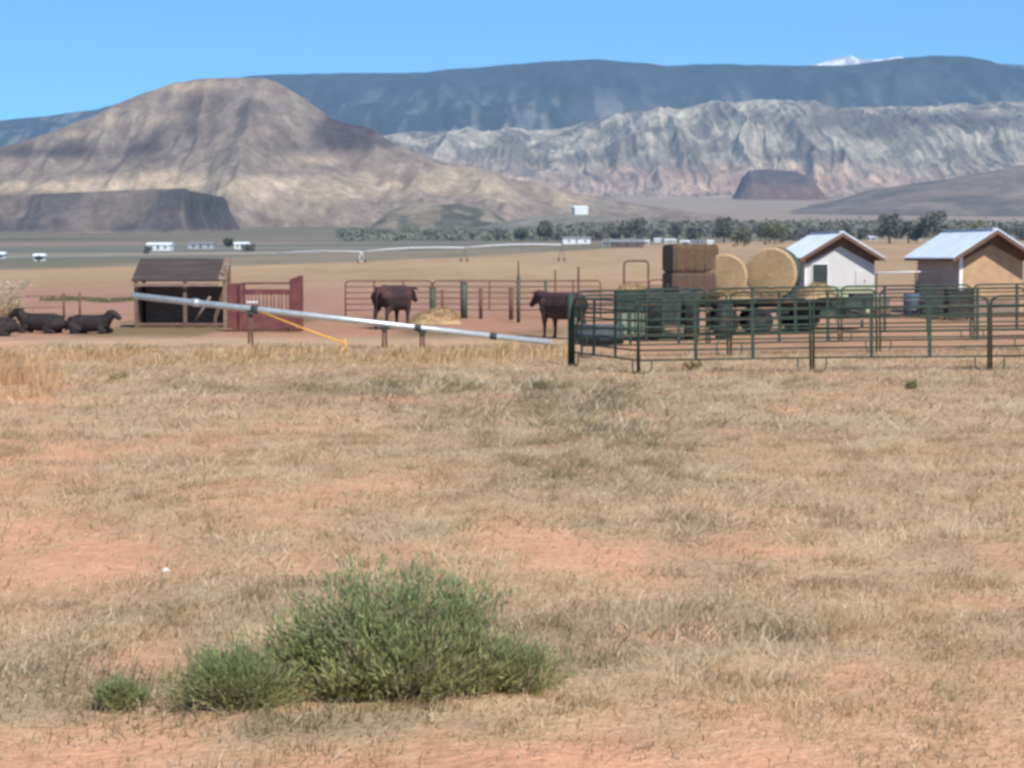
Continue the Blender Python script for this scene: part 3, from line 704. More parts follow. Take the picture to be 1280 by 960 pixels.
# bow gate
bg = thing('bow_gate', 'brown pipe bow gate arching above the rear pen', 'gate', at(795, 79))
q = .14
fr = MB(); w = .5; hh = 2.3
fr.tube([(-w, 0, 0), (-w, 0, hh - q), (-w + q * .3, 0, hh - q * .3), (-w + q, 0, hh), (w - q, 0, hh), (w - q * .3, 0, hh - q * .3), (w, 0, hh - q), (w, 0, 0)], .04); fr.build('arch_frame', M['brown_pipe'], bg)
for k in range(5):
    MB().tube([(-w + .04, 0, .3 + .28 * k), (w - .04, 0, .3 + .28 * k)], .02, 6).build('gate_rail', M['brown_pipe'], bg)

# wire fence on the far left
for k, (pxx, lb) in enumerate([(15, 'thin wire fence post at the left frame edge'), (80, 'thin wire fence post behind the left resting cow'), (100, 'short brown fence post behind the head of the resting cow')]):
    post('steel_post', lb, at(pxx, 78), 1.0 if k else 1.2, .045, M['brown_pipe'])
a = at(-40, 78); b = at(82, 78)
wf = thing('wire_fence', 'two brown wires strung behind the resting cattle', 'fence', a)
for zz in (.45, .92):
    MB().tube([(0, 0, zz), ((b - a).x * .5, 0, zz - .03), ((b - a).x, 0, zz)], .016, 5).build('wire', M['brown_pipe'], wf)

# ------------------------------------------------------------------ LOAFING SHED (dark)
Ds = 67.5; p0 = at(168, Ds); p1s = at(284, Ds)
sh = thing('loafing_shed', 'dark open fronted animal shelter with roof sloping to the front, left of the red chute', 'shelter', p0)
W = (p1s - p0).x
fz, bz, dp = 1.62, 2.36, 1.3
for k, xx in enumerate((.08, W * .55, W - .06)):
    MB().box((xx, 0, fz / 2 if k < 2 else 1.1), (.12, .12, fz if k < 2 else 2.2)).build('post', M['pale_wood'] if k == 2 else M['brown_wood'], sh)
MB().box((W / 2, dp, .72), (W - .1, .06, 1.44)).build('rear_wall', M['brown_wood'], sh)
MB().box((.03, dp / 2, .72), (.06, dp - .08, 1.44)).build('side_wall', M['brown_wood'], sh)
MB().box((W - .03, dp * .62, .72), (.05, dp * .7, 1.44)).build('side_wall', M['dark_wood'], sh)
for xx in (.1, W - .12): MB().box((xx, dp + .03, bz / 2), (.12, .12, bz - .1)).build('post', M['brown_wood'], sh)
ang = math.atan2(bz - fz, dp + .3)
rot = Matrix.Rotation(ang, 3, 'X')
MB().box((W * .46, dp / 2 - .05, (fz + bz) / 2 + .05), (W * .94, math.hypot(dp + .35, bz - fz), .06), rot).build('roof', M['dark_wood'], sh)
MB().box((W * .46, -.22, fz - .10), (W * .92, .04, .11)).build('fascia', M['pale_wood'], sh)
MB().box((W * .955, dp / 2 - .05, (fz + bz) / 2 + .06), (.24, math.hypot(dp + .35, bz - fz), .07), rot).build('rake_board', M['pale_wood'], sh)
MB().tube([(W * .66, .0, .25), (W * .82, .0, 1.1)], .055, 6).build('brace', M['pale_wood'], sh)
MB().box((W / 2, -.02, .12), (W, .06, .1)).build('sill_board', M['brown_wood'], sh)

# ------------------------------------------------------------------ RED CHUTE
Dc = 64; c0 = at(286, Dc); c1 = at(378, Dc); W = (c1 - c0).x
ch = thing('cattle_chute', 'faded red steel cattle squeeze chute beside the dark shelter', 'cattle chute', c0)
m = M['red_paint']
MB().box((.2, 0, .85), (.40, .7, 1.5)).build('tail_panel', m, ch, .01)
for xx, hh in ((.46, 1.62), (W - .32, 1.75), (W - .06, 1.86)):
    for yy in (-.42, .42): MB().box((xx, yy, hh / 2), (.09, .09, hh)).build('post', m, ch)
MB().box((W - .19, -.42, 1.0), (.16, .05, 1.6)).build('head_gate', m, ch)
for yy in (-.42, .42):
    MB().tube([(.46, yy, 1.60), (W - .06, yy, 1.62)], .028, 6).build('top_bar', m, ch)
    MB().box((W * .5 + .1, yy, 1.32), (W - .75, .07, .16)).build('beam', m, ch)
    MB().box((W * .5 + .06, yy * .98, .40), (W - .66, .04, .56)).build('lower_panel', m, ch)
    for k in range(6):
        MB().tube([(.72 + k * (W - 1.2) / 5, yy, .68), (.72 + k * (W - 1.2) / 5, yy, 1.25)], .018, 5).build('bar', m, ch)
MB().box((W * .5, 0, .06), (W - .3, .8, .05)).build('floor_plate', M['rust_block'], ch)

# ------------------------------------------------------------------ LONG SILVER POLE on props
Dp = 52.0
L0 = Vector(P(166, 369.5, Dp)); L1 = Vector(P(690, 428.5, Dp))
pole = thing('silver_pole', 'long galvanised pole lying at a slant on short stands in front of the red chute', 'pole', (L0 + L1) / 2)
mid = (L0 + L1) / 2
MB().tube([L0 - mid, L0.lerp(L1, .5) - mid, L1 - mid], [.088, .085, .078], 14).build('shaft', M['galv'], pole)
dirp = (L1 - L0).normalized()
for f, rr in ((.15, .112), (.29, .122), (.68, .10), (.86, .095)):
    c = L0.lerp(L1, f) - mid
    MB().tube([c - dirp * .09, c + dirp * .09], rr, 14).build('collar', M['galv'] if f < .2 else M['machine_dark'], pole)
c = L0.lerp(L1, .285) - mid
MB().box((c.x, c.y, c.z + .19), (.30, .14, .03)).build('top_plate', M['trim_white'], pole)
for f, lb in ((.28, 'tallest dark stand propping the silver pole by the red chute'), (.60, 'dark stand propping the silver pole near its middle'), (.69, 'short dark stand propping the silver pole beside the straw pile')):
    c = L0.lerp(L1, f); g = float(gz(c.x, c.y)); hh = c.z - g - .085
    t = thing('prop_stand', lb, 'stand', (c.x, c.y, g))
    for sx in (-1, 1): MB().tube([(sx * .05, 0, -.05), (sx * .035, 0, hh - .02)], .032, 6).build('leg', M['brown_pipe'], t)
    MB().box((0, 0, hh - .03), (.22, .2, .06)).build('saddle', M['machine_dark'], t)
c = L1 - dirp * .02; g = float(gz(c.x, c.y)); hh = c.z - g - .09
t = thing('pole_block', 'rusty square block under the right end of the silver pole', 'block', (c.x, c.y, g))
MB().box((0, 0, hh / 2), (.46, .34, hh)).build('body', M['rust_block'], t, .015); MB().box((0, 0, hh - .0), (.30, .26, .03)).build('pad', M['brown_wood'], t)
# orange strap
a = L0.lerp(L1, .31) + Vector((0, -.08, -.06)); b = gp(432, 430); b.y = min(b.y, a.y - .4)
b = Vector(P(431, 429, a.y - .8)); b.z = max(float(gz(b.x, b.y)), b.z)
st = thing('tie_down_strap', 'orange strap running from the silver pole down into the grass', 'strap', a)
dv = b - a; MB().tube([(0, 0, 0), dv * .5 + Vector((0, 0, -.02)), dv], .028, 6).build('webbing', M['orange'], st)
MB().tube([dv + Vector((0, 0, .12)), dv + Vector((0.03, 0, -.25))], .03, 6).build('stake', M['orange'], st)

# ------------------------------------------------------------------ HAY TRAILER AND BALES
Dt = 59.7; zt_ = float(at(900, Dt).z) + 1.12
tl = thing('hay_trailer', 'flat hay trailer carrying the bales behind the green corral', 'trailer', at(920, Dt + .2))
cx = tl.location.x
xl = at(826, Dt).x - cx; xr = at(1040, Dt).x - cx
MB().box(((xl + xr) / 2, .2, 1.06), (xr - xl, 2.3, .10)).build('deck', M['brown_wood'], tl)
for yy in (-.5, .9): MB().box(((xl + xr) / 2, yy, .93), (xr - xl - .2, .12, .16)).build('frame_beam', M['machine_dark'], tl)
for xx in (at(904, Dt).x - cx, at(946, Dt).x - cx):
    MB().tube([(xx, -.85, .42), (xx, 1.2, .42)], .05, 8).build('axle', M['machine_dark'], tl)
    for yy in (-.85, 1.05):
        wv = MB().lathe((xx, yy, .42), [(.22, -.11), (.38, -.12), (.42, -.07), (.42, .07), (.38, .12), (.22, .11)], 'y', 24).build('wheel', M['tyre'], tl)
        MB().lathe((xx, yy - .02, .42), [(.001, -.09), (.10, -.09), (.14, -.05), (.225, -.07), (.225, .07)], 'y', 20).build('rim', M['machine_dark'], wv)
MB().tube([(xr - .1, .2, .95), (xr + 1.3, .2, .55)], .06, 8).build('drawbar', M['machine_dark'], tl)
def sqbale(label, p, d, m, rz):
    t = thing('square_bale', label, 'hay bale', p, rz)
    o = MB().box((0, 0, d[2] / 2), d).build('hay_block', m, t, .12)
    for k in range(5):
        x = -d[0] / 2 + d[0] * (k + .5) / 5
        s = MB(); e = .006
        s.tube([(x, -d[1] / 2 - e, .02), (x, -d[1] / 2 - e, d[2] + e), (x, d[1] / 2 + e, d[2] + e), (x, d[1] / 2 + e, .02)], .007, 4)
        s.build('twine', m, t)
    return t
bx = at(862, Dt)
sqbale('lower weathered square hay bale of the stacked pair on the trailer', (bx.x, bx.y + .1, zt_), (1.46, 2.0, .82), M['hay_old'], R(4))
sqbale('upper brown square hay bale, topmost of the stacked pair', (bx.x + .01, bx.y + .12, zt_ + .815), (1.46, 2.0, .86), M['hay_brown'], R(5))
def rbale(label, p, r, L, rz):
    t = thing('round_bale', label, 'hay bale', p, rz)
    prof = [(.001, -L / 2 - .02), (r * .5, -L / 2 - .012), (r * .97, -L / 2), (r * .99, -L / 2 + .015)]
    MB().lathe((0, 0, r), prof, 'y', 40).build('end_face', M['hay'], t)
    prof = [(r * .99, -L / 2 + .015), (r, -L / 2 + .04), (r, L / 2 - .08), (r * .98, L / 2 - .02), (r * .9, L / 2), (.001, L / 2 + .01)]
    MB().lathe((0, 0, r), prof, 'y', 40).build('net_wrap', M['net_green'], t)
    sp = MB(); pts = []                          # the coiled layers of the rolled hay
    for k in range(160):
        a = k * .42; rr = r * (.06 + .86 * k / 160)
        zf = -L / 2 - .02 + .02 * min(1, rr / r * .9)
        pts.append((rr * math.cos(a), zf - .004, r + rr * math.sin(a)))
    sp.tube(pts, .016, 4); sp.build('coil', M['hay_side'], t)
    return t
b1 = at(905, Dt); rbale('smaller round hay bale between the square bales and the big round bale', (b1.x, b1.y - .1, zt_), .70, 1.5, R(-6))
b2 = at(965, Dt); rbale('big round hay bale facing the camera, right end of the trailer load', (b2.x, b2.y - .25, zt_ - .02), .81, 1.5, R(-14))
def heap(label, p, rx, ry, h, m, name='hay_heap', seed=1, n=2600, w=.03, base=(.5, .38, .2)):
    rng = np.random.default_rng(seed)
    t = thing(name, label, 'hay', p)
    us_, vs_ = np.meshgrid(np.linspace(-1, 1, 40), np.linspace(-1, 1, 28))
    q = np.clip(1 - us_ ** 2 - vs_ ** 2, 0, 1)
    z = h * q ** .6 * (0.7 + .6 * fbm(us_ * 2 + seed, vs_ * 2, seed, 3))
    o = grid_mesh('heap_body', us_ * rx, vs_ * ry, z, np.ones((28, 40, 3)) * np.array(base), m); o.parent = t
    a = rng.uniform(0, 6.283, n); r = np.sqrt(rng.random(n)) * .97
    x, y = np.cos(a) * r, np.sin(a) * r; z = h * np.clip(1 - r ** 2, 0, 1) ** .6 * (0.7 + .6 * fbm(x * 2 + seed, y * 2, seed, 3))
    v, tt, c = blades(x * rx, y * ry, z - .02, np.full(n, .05) + .06 * rng.random(n), w, np.array(base)[None] * (0.7 + .6 * rng.random((n, 1))), 1.5, False, rng)
    tri_mesh('loose_straw', v, tt, c, M['grass'], t)
    return t
e1 = at(912, Dt); heap('loose hay heap below the smaller round bale', (e1.x + .1, e1.y - .88, zt_ - .01), .55, .2, .26, M['hay'], seed=2, n=900)
e2 = at(1017, Dt); heap('loose hay heap at the right of the big round bale', (e2.x, e2.y - .2, zt_ - .01), .6, .8, .42, M['hay'], seed=3, n=1500)
e3 = at(545, 71); heap('low straw pile in the rear pen right of the black cow', e3, .95, .7, .52, M['hay'], 'straw_pile', seed=4, base=(.45, .33, .19))

# ------------------------------------------------------------------ HAY FEEDER AND DARK MACHINE behind the green panels
pf = at(788, 57)
fd = thing('hay_feeder', 'green frame hay feeder topped with pale hay, left of the dark tractor', 'hay feeder', pf)
for sx in (-.43, .43):
    for sy in (-.6, .6): MB().box((sx, sy, .74), (.07, .07, 1.48)).build('leg', M['dark_green'], fd)
MB().box((0, 0, 1.16), (.80, 1.14, .62)).build('upper_panel', M['dark_green'], fd, .02)
MB().box((0, -.55, .50), (.78, .05, .62)).build('lower_panel', M['machine_pale'], fd)
for k in range(4): MB().tube([(-.3 + .2 * k, -.60, .2), (-.3 + .2 * k, -.60, .84)], .018, 5).build('slat', M['dark_green'], fd)
heap('pale hay heaped on top of the green feeder', pf + Vector((0, 0, 1.475)), .42, .58, .16, M['hay'], seed=6, n=700)

pt = at(841, 57.2)
tr = thing('tractor', 'dark green tractor with a big black rear tyre, parked left of the hay trailer', 'tractor', pt, R(84))
def wheel(par, x, y, r, w, name='wheel', rim=None):
    o = MB().lathe((x, y, r), [(r * .55, -w * .45), (r * .9, -w * .5), (r, -w * .38), (r, w * .38), (r * .9, w * .5), (r * .55, w * .45)], 'y', 28)
    for k in range(18):
        a = 2 * math.pi * k / 18
        rot = Matrix.Rotation(-a, 3, 'Y')
        c = Vector((x, y, r)) + rot @ Vector((r + .012, 0, 0)); o.box(c, (.04, w * .8, .05), rot @ Matrix.Rotation(.5, 3, 'X'))
    wo = o.build(name, M['tyre'], par)
    MB().lathe((x, y, r), [(.001, -w * .3), (r * .2, -w * .34), (r * .3, -w * .2), (r * .56, -w * .4), (r * .56, w * .4), (r * .3, w * .2), (.001, w * .3)], 'y', 24).build('rim', rim or M['dark_green'], wo)
    return wo
wheel(tr, 0, -.56, .74, .46); wheel(tr, 0, .56, .74, .46)
wheel(tr, 1.95, -.60, .42, .24); wheel(tr, 1.95, .60, .42, .24)
MB().box((1.35, 0, 1.05), (1.75, .62, .55)).build('hood', M['dark_green'], tr, .06)
MB().box((.1, 0, .88), (1.2, .62, .95)).build('gearbox', M['machine_dark'], tr, .03)
MB().tube([(0, -.7, .72), (0, .7, .72)], .09, 10).build('axle', M['machine_dark'], tr)
MB().tube([(1.95, -.6, .42), (1.95, .6, .42)], .06, 8).build('axle', M['machine_dark'], tr)
for sy in (-.56, .56):
    fp = [(-.62 + 1.2 * k / 8, 1.05 + .48 * math.sin(math.pi * (k + 1) / 10)) for k in range(9)]
    MB().prism(fp + [(p[0] * .95, p[1] - .04) for p in reversed(fp)], sy - .24, sy + .24).build('fender', M['machine_dark'], tr)
MB().box((-.15, 0, 1.20), (.45, .5, .12)).build('seat', M['machine_dark'], tr, .03); MB().box((-.38, 0, 1.40), (.10, .42, .26)).build('seat_back', M['tyre'], tr, .04)
MB().tube([(.52, 0, 1.25), (.38, 0, 1.52)], .025, 6).build('steering_column', M['machine_dark'], tr)
MB().lathe((.36, 0, 1.54), [(.16, -.015), (.185, 0), (.16, .015), (.16, -.015)], n=16).build('steering_wheel', M['machine_dark'], tr)
MB().tube([(1.6, .2, 1.3), (1.6, .2, 1.62)], .035, 8).build('exhaust', M['machine_dark'], tr)

# barrel beneath / behind
bp_ = at(905, 56.5)
def barrel(label, p, r, h, m, cat='barrel'):
    t = thing('barrel', label, cat, p)
    MB().lathe((0, 0, 0), [(.001, 0), (r * .95, 0), (r, .03), (r, h * .32), (r * 1.035, h * .335), (r, h * .35), (r, h * .65), (r * 1.035, h * .665), (r, h * .68), (r, h - .03), (r * .96, h), (r * .9, h - .015), (.001, h - .015)], n=24).build('drum', m, t)
    MB().lathe((r * .5, 0, h - .015), [(.04, 0), (.04, .03), (.001, .03)], n=10).build('bung', M['machine_dark'], t)
    return t
barrel('dark steel barrel standing in front of the hay trailer', bp_, .26, 1.05, M['machine_dark'])
tr_ = at(748, 55)
tk = thing('stock_tank', 'blue grey metal water trough inside the left corner of the corral', 'trough', tr_)
prof = [(.001, .05), (.70, .05), (.72, .0), (.74, .2), (.755, .22), (.74, .24), (.75, .5), (.78, .56), (.76, .56), (.72, .52), (.70, .12), (.001, .1)]
o = MB().lathe((0, 0, 0), prof, n=28).build('tank_shell', M['galv_dull'], tk); o.scale = (1, .6, 1)
o = MB().lathe((0, 0, .46), [(.001, 0), (.705, 0)], n=28).build('water', M['glass_dark'], tk); o.scale = (1, .6, 1)

# ------------------------------------------------------------------ GREEN IMPLEMENT
pi_ = at(1030, 62)
im = thing('farm_implement', 'dark green hay machine with black wheel, parked in front of the white shed', 'farm machine', pi_, R(6))
wheel(im, -.85, -.75, .50, .26); wheel(im, -.85, .75, .50, .26)
MB().box((.15, 0, .72), (2.2, 1.1, .62)).build('body', M['dark_green'], im, .05)
MB().box((-.15, -.1, 1.10), (1.1, .7, .18), taper=.75).build('top_cover', M['dark_green'], im, .03)
MB().prism([(-.12, 1.15), (.12, 1.15), (.05, 1.52), (-.05, 1.52)], -.12, .12).build('hopper', M['dark_green'], im)
MB().box((1.15, -.25, .95), (.7, .6, .42)).build('side_shield', M['machine_dark'], im, .04)
MB().lathe((.75, -.63, .74), [(.001, -.06), (.30, -.06), (.34, -.03), (.34, .03), (.30, .06)], 'y', 24).build('flywheel', M['machine_dark'], im)
MB().tube([(-1.5, -.1, .5), (-.9, -.1, .6)], .05, 6).build('hitch_bar', M['machine_dark'], im)
MB().tube([(-.85, -.75, .5), (-.85, .75, .5)], .05, 8).build('axle', M['machine_dark'], im)
for k in range(9): MB().tube([(.2 + k * .09, -.62, .55), (.2 + k * .09, -.74, .22)], .012, 4).build('tine', M['machine_dark'], im)
MB().tube([(1.35, .3, .3), (1.35, .3, 0)], .05, 6).build('support_leg', M['machine_dark'], im); MB().tube([(-1.45, -.1, .5), (-1.45, -.1, 0)], .04, 6).build('support_leg', M['machine_dark'], im)

# ------------------------------------------------------------------ SHEDS
def shed(root, W, L, H, rise, oh, ohf, front, side):
    hw = W / 2
    sl = rise / (hw + oh)
    wt = H                                        # wall height at the corner
    ap = H + hw * sl
    MB().prism([(-hw, 0), (hw, 0), (hw, wt), (0, ap), (-hw, wt)], 0, .12).build('front_wall', front, root)
    MB().prism([(-hw, 0), (hw, 0), (hw, wt), (0, ap), (-hw, wt)], L - .12, L).build('rear_wall', side, root)
    for sx in (-1, 1): MB().box((sx * (hw - .06), L / 2, wt / 2), (.12, L - .25, wt)).build('side_wall', side, root)
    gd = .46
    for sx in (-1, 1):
        MB().prism([(0, ap - .01), (sx * (hw - .01), wt - .01), (sx * (hw - .01), wt - gd * .75), (0, ap - gd)], -.03, -.004).build('gable_band', M['roof_brown'], root)  # brown band across the front wall below each roof slope
    th = .10
    eave = H - oh * sl
    for sx in (-1, 1):
        xx = sx * (hw + oh); up = .10
        poly = [(0, ap + up), (xx, eave + up), (xx, eave + up - th), (0, ap + up - th)]
        MB().prism(poly, -ohf, L + .25).build('roof_slope', M['roof_brown'], root)
        sheet = [(0, ap + up + .035), (xx * 1.012, eave + up + .035 - .012 * abs(xx) * sl), (xx * 1.012, eave + up + .005 - .012 * abs(xx) * sl), (0, ap + up + .005)]
        s_ = MB().prism(sheet, -ohf - .03, L + .28)
        nrib = int(L / .45)
        for k in range(nrib + 1):
            y = -ohf + (L + ohf + .2) * k / nrib
            s_.prism([(0.02 * sx, ap + up + .06), (xx, eave + up + .06), (xx, eave + up + .03), (0.02 * sx, ap + up + .03)], y, y + .04)
        s_.build('metal_roofing', M['roof_metal'], root)
        f_ = [(0, ap + up - .0), (xx, eave + up), (xx, eave + up - .16), (0, ap + up - .16)]
        MB().prism(f_, -ohf - .075, -ohf - .035).build('barge_board', M['roof_brown'], root)
    MB().box((0, L / 2 - .05, ap + .155), (.22, L + ohf, .03)).build('ridge_cap', M['roof_metal'], root)
Dh = 79.5
s1 = thing('small_shed', 'small white gabled shed with one dark window, right of the hay bales', 'shed', at(1049, Dh), R(4.5))
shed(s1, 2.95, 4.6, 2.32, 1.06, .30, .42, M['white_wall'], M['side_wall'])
def wx(px, D=Dh): return (px - 1049) / F * D
wd = MB().box((wx(1024), -.02, 1.60), (.70, .06, .86)).build('window', M['trim_white'], s1)
MB().box((wx(1024), -.056, 1.60), (.62, .02, .78)).build('pane', M['glass_dark'], wd); MB().box((wx(1024), -.075, 1.60), (.60, .015, .05)).build('glazing_bar', M['machine_dark'], wd)
MB().box((.25, -.026, .55), (2.3, .05, 1.06)).build('base_panel', M['pale_green_wall'], s1)
MB().box((-1.18, -.028, .55), (.55, .05, 1.1)).build('base_panel', M['pale_yellow'], s1)
MB().box((-1.44, -.012, 1.16), (.07, .03, 2.28)).build('corner_trim', M['trim_white'], s1)
dr = MB().box((wx(1076), -.02, 1.32), (.44, .035, .86)).build('hatch_door', M['white_wall'], s1); MB().box((wx(1076) + .16, -.05, 1.3), (.03, .03, .1)).build('handle', M['machine_dark'], dr)
Dh2 = 74.6
s2 = thing('small_shed', 'gabled shed with orange board front wall, at the right edge', 'shed', at(1238, Dh2), R(6))
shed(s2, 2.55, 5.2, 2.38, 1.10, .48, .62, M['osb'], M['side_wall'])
MB().box((-1.22, -.015, 1.2), (.13, .05, 2.2)).build('corner_trim', M['trim_white'], s2)
MB().box((-.0, -.03, .3), (2.3, .05, .55)).build('base_panel', M['pale_wood'], s2)
# rail between the sheds
rl = thing('clothes_pole', 'thin white horizontal pole strung between the two sheds on a brown post', 'pole', at(1137, 77))
ra = Vector(P(1094, 341, 77)) - Vector(rl.location); rb = Vector(P(1182, 339, 77)) - Vector(rl.location)
MB().tube([ra, rb], .028, 6).build('cross_bar', M['trim_white'], rl)
MB().tube([(.27, .06, -.1), (.27, .06, ra.z + .1)], .07, 8).build('post', M['brown_wood'], rl)
MB().tube([(ra.x + .06, .06, -.1), (ra.x + .06, .06, ra.z + .05)], .05, 8).build('post', M['brown_wood'], rl)
barrel('blue plastic barrel standing between the two sheds', at(1139, 72), .30, .88, M['blue_plastic'])
bx_ = at(1198, 69)
bn = thing('wooden_bin', 'dark brown board bin in front of the orange shed', 'bin', bx_)
MB().box((0, 0, .58), (.86, .8, 1.0)).build('bin_body', M['dark_plastic'], bn, .01)
for zz in (.25, .6, .95): MB().box((0, -.415, zz), (.84, .03, .22)).build('board', M['dark_plastic'], bn)
for sx in (-.41, .41):
    for sy in (-.4, .4): MB().box((sx, sy, .59), (.07, .07, 1.18)).build('corner_post', M['dark_plastic'], bn)
MB().box((0, 0, 1.14), (.96, .9, .06)).build('lid', M['dark_plastic'], bn)
lb_ = at(1163, 71)
lm = thing('lumber_stack', 'low dark stack of boards between the blue barrel and the bin', 'lumber', lb_)
for k in range(4):
    for j in range(3): MB().box((.03 * k - .02 * j, -.3 + .3 * j, .12 + .15 * k), (.85, .24, .11), Matrix.Rotation(.04 * (k - j), 3, 'Z')).build('plank', M['machine_dark'] if (k + j) % 2 else M['brown_wood'], lm)
pw = at(1102, 72)
tb = thing('wash_tub', 'small white tub sitting right of the white shed', 'tub', pw)
MB().lathe((0, 0, .3), [(.001, .0), (.24, 0), (.32, .45), (.35, .46), (.35, .5), (.31, .5), (.27, .1), (.001, .08)], n=20).build('bowl', M['trim_white'], tb)
MB().box((0, 0, .15), (.6, .5, .3)).build('stand', M['brown_wood'], tb)

# ------------------------------------------------------------------ CATTLE
def organic(name, chains, m, voxel=.024, smooth=2):
    bm = bmesh.new()
    def ball(c, r):
        bmesh.ops.create_icosphere(bm, subdivisions=2, radius=r, matrix=Matrix.Translation(c))
    for chn in chains:
        for (p, r), (q, r2) in zip(chn[:-1], chn[1:]):
            p, q = Vector(p), Vector(q); n = max(2, int((q - p).length / (min(r, r2) * .35)))
            for k in range(n + 1): ball(p.lerp(q, k / n), r + (r2 - r) * k / n)
    me = bpy.data.meshes.new(name); bm.to_mesh(me); bm.free()
    o = bpy.data.objects.new('tmp', me); C.objects.link(o)
    md = o.modifiers.new('r', 'REMESH'); md.mode = 'VOXEL'; md.voxel_size = voxel
    ms = o.modifiers.new('s', 'SMOOTH'); ms.factor = .5; ms.iterations = smooth
    dg = bpy.context.evaluated_depsgraph_get()
    out = bpy.data.meshes.new_from_object(o.evaluated_get(dg)); out.name = name
    bpy.data.objects.remove(o); bpy.data.meshes.remove(me)
    out.polygons.foreach_set('use_smooth', [True] * len(out.polygons))
    out.materials.clear(); out.materials.append(m)
    return out
def cow_standing(headz=0.0):
    ch = [[((.62, 0, 1.12), .21), ((.30, 0, 1.10), .235), ((-.2, 0, 1.09), .245), ((-.6, 0, 1.12), .235), ((-.86, 0, 1.10), .17)],
          [((.70, 0, .84), .24), ((.35, 0, .80), .27), ((-.15, 0, .82), .28), ((-.5, 0, .90), .24)],
          [((.68, 0, .97), .26), ((.5, 0, .95), .29), ((-.2, 0, .96), .30), ((-.62, 0, .99), .28)],
          [((.72, 0, 1.12), .21), ((.98, 0, 1.20 + headz * .7), .145), ((1.12, 0, 1.26 + headz), .12)],
          [((.80, 0, .92), .18), ((.98, 0, 1.06 + headz * .7), .12)],
          [((1.12, 0, 1.27 + headz), .125), ((1.24, 0, 1.17 + headz), .115), ((1.40, 0, 1.01 + headz), .085), ((1.47, 0, .96 + headz), .088)],
          [((1.10, 0, 1.20 + headz), .10), ((1.34, 0, 1.0 + headz), .07)],
          [((-1.0, 0, 1.20), .045), ((-1.09, 0, 1.0), .028), ((-1.10, 0, .55), .026), ((-1.10, 0, .45), .045)]]
    for s in (-1, 1):
        ch += [[((1.08, s * .11, 1.34 + headz), .035), ((1.03, s * .27, 1.31 + headz), .04), ((1.0, s * .33, 1.27 + headz), .022)],
               [((-.66, s * .21, 1.24), .07), ((-.72, s * .24, 1.2), .06)], [((-.98, s * .11, 1.14), .06), ((-.9, s * .14, 1.0), .1)],
               [((.60, s * .17, 1.0), .16), ((.56, s * .19, .70), .115), ((.58, s * .19, .44), .066), ((.57, s * .19, .40), .06), ((.57, s * .19, .12), .043), ((.60, s * .19, .035), .058)],
               [((-.72, s * .17, .98), .21), ((-.62, s * .2, .70), .13), ((-.82, s * .2, .46), .062), ((-.82, s * .2, .40), .058), ((-.79, s * .2, .12), .045), ((-.75, s * .2, .035), .058)]]
    return ch
def cow_lying():
    ch = [[((.62, 0, .42), .28), ((.2, 0, .40), .33), ((-.3, 0, .38), .34), ((-.7, .02, .38), .29), ((-.88, .02, .36), .20)],
          [((.6, 0, .66), .13), ((.1, 0, .64), .12), ((-.5, 0, .66), .11), ((-.85, 0, .58), .1)], [((-.66, .2, .62), .07), ((-.66, -.2, .62), .07)],
          [((.68, 0, .54), .26), ((.90, 0, .74), .19)], [((.94, 0, .82), .165), ((1.08, 0, .78), .15), ((1.22, 0, .68), .115), ((1.27, 0, .65), .105)],
          [((-1.02, 0, .38), .045), ((-1.1, .1, .1), .03)]]
    for s in (-1, 1):
        ch += [[((.90, s * .12, .92), .045), ((.86, s * .28, .90), .034)],
               [((.55, s * .25, .22), .13), ((.80, s * .32, .12), .08), ((.55, s * .36, .06), .055)],
               [((-.6, s * .26, .30), .22), ((-.30, s * .38, .18), .12), ((-.62, s * .42, .07), .065), ((-.35, s * .45, .05), .055)]]
    return ch
me_s = organic('cow', cow_standing(), M['cow_brown']); me_s2 = organic('cow', cow_standing(-.1), M['cow_red']); me_l = organic('cow', cow_lying(), M['cow_black'])
def cow(me, label, p, rz, sc=1.0):
    o = link(bpy.data.objects.new('cow', me)); o.location = p; o.rotation_euler = (0, 0, rz); o.scale = (sc,) * 3
    return tag(o, label, 'cow', 'cattle')
cow(me_s, 'dark red brown cow standing left of the green corral corner', at(702, 58.5), R(180 - 55), 1.06)
cow(me_s2, 'black and red cow standing behind the silver pole near the straw pile', at(492, 66.5), R(66), 1.14)
cow(me_l, 'dark cow lying left of the dark shelter, its head raised to the right', at(112, 62.5), R(-12), .82)
cow(me_l, 'dark cow lying nose to tail behind the cow with the raised head', at(52, 63), R(168), .86)
cow(me_l, 'dark lying cow cut off by the left frame edge', at(-10, 60), R(190), .8)
post('steel_post', 'crooked red brown post between the broad olive post and the tall pointed post', at(601, 77), 1.2, .075, M['brown_pipe'])
shrub('grey brushy shrub with pale top at the left frame edge', at(2, 74), .95, .8, 1.55, 3000, 'shrub', (1.9, 1.5, 2.2), name='grey_shrub', seed=22, wid=.06)

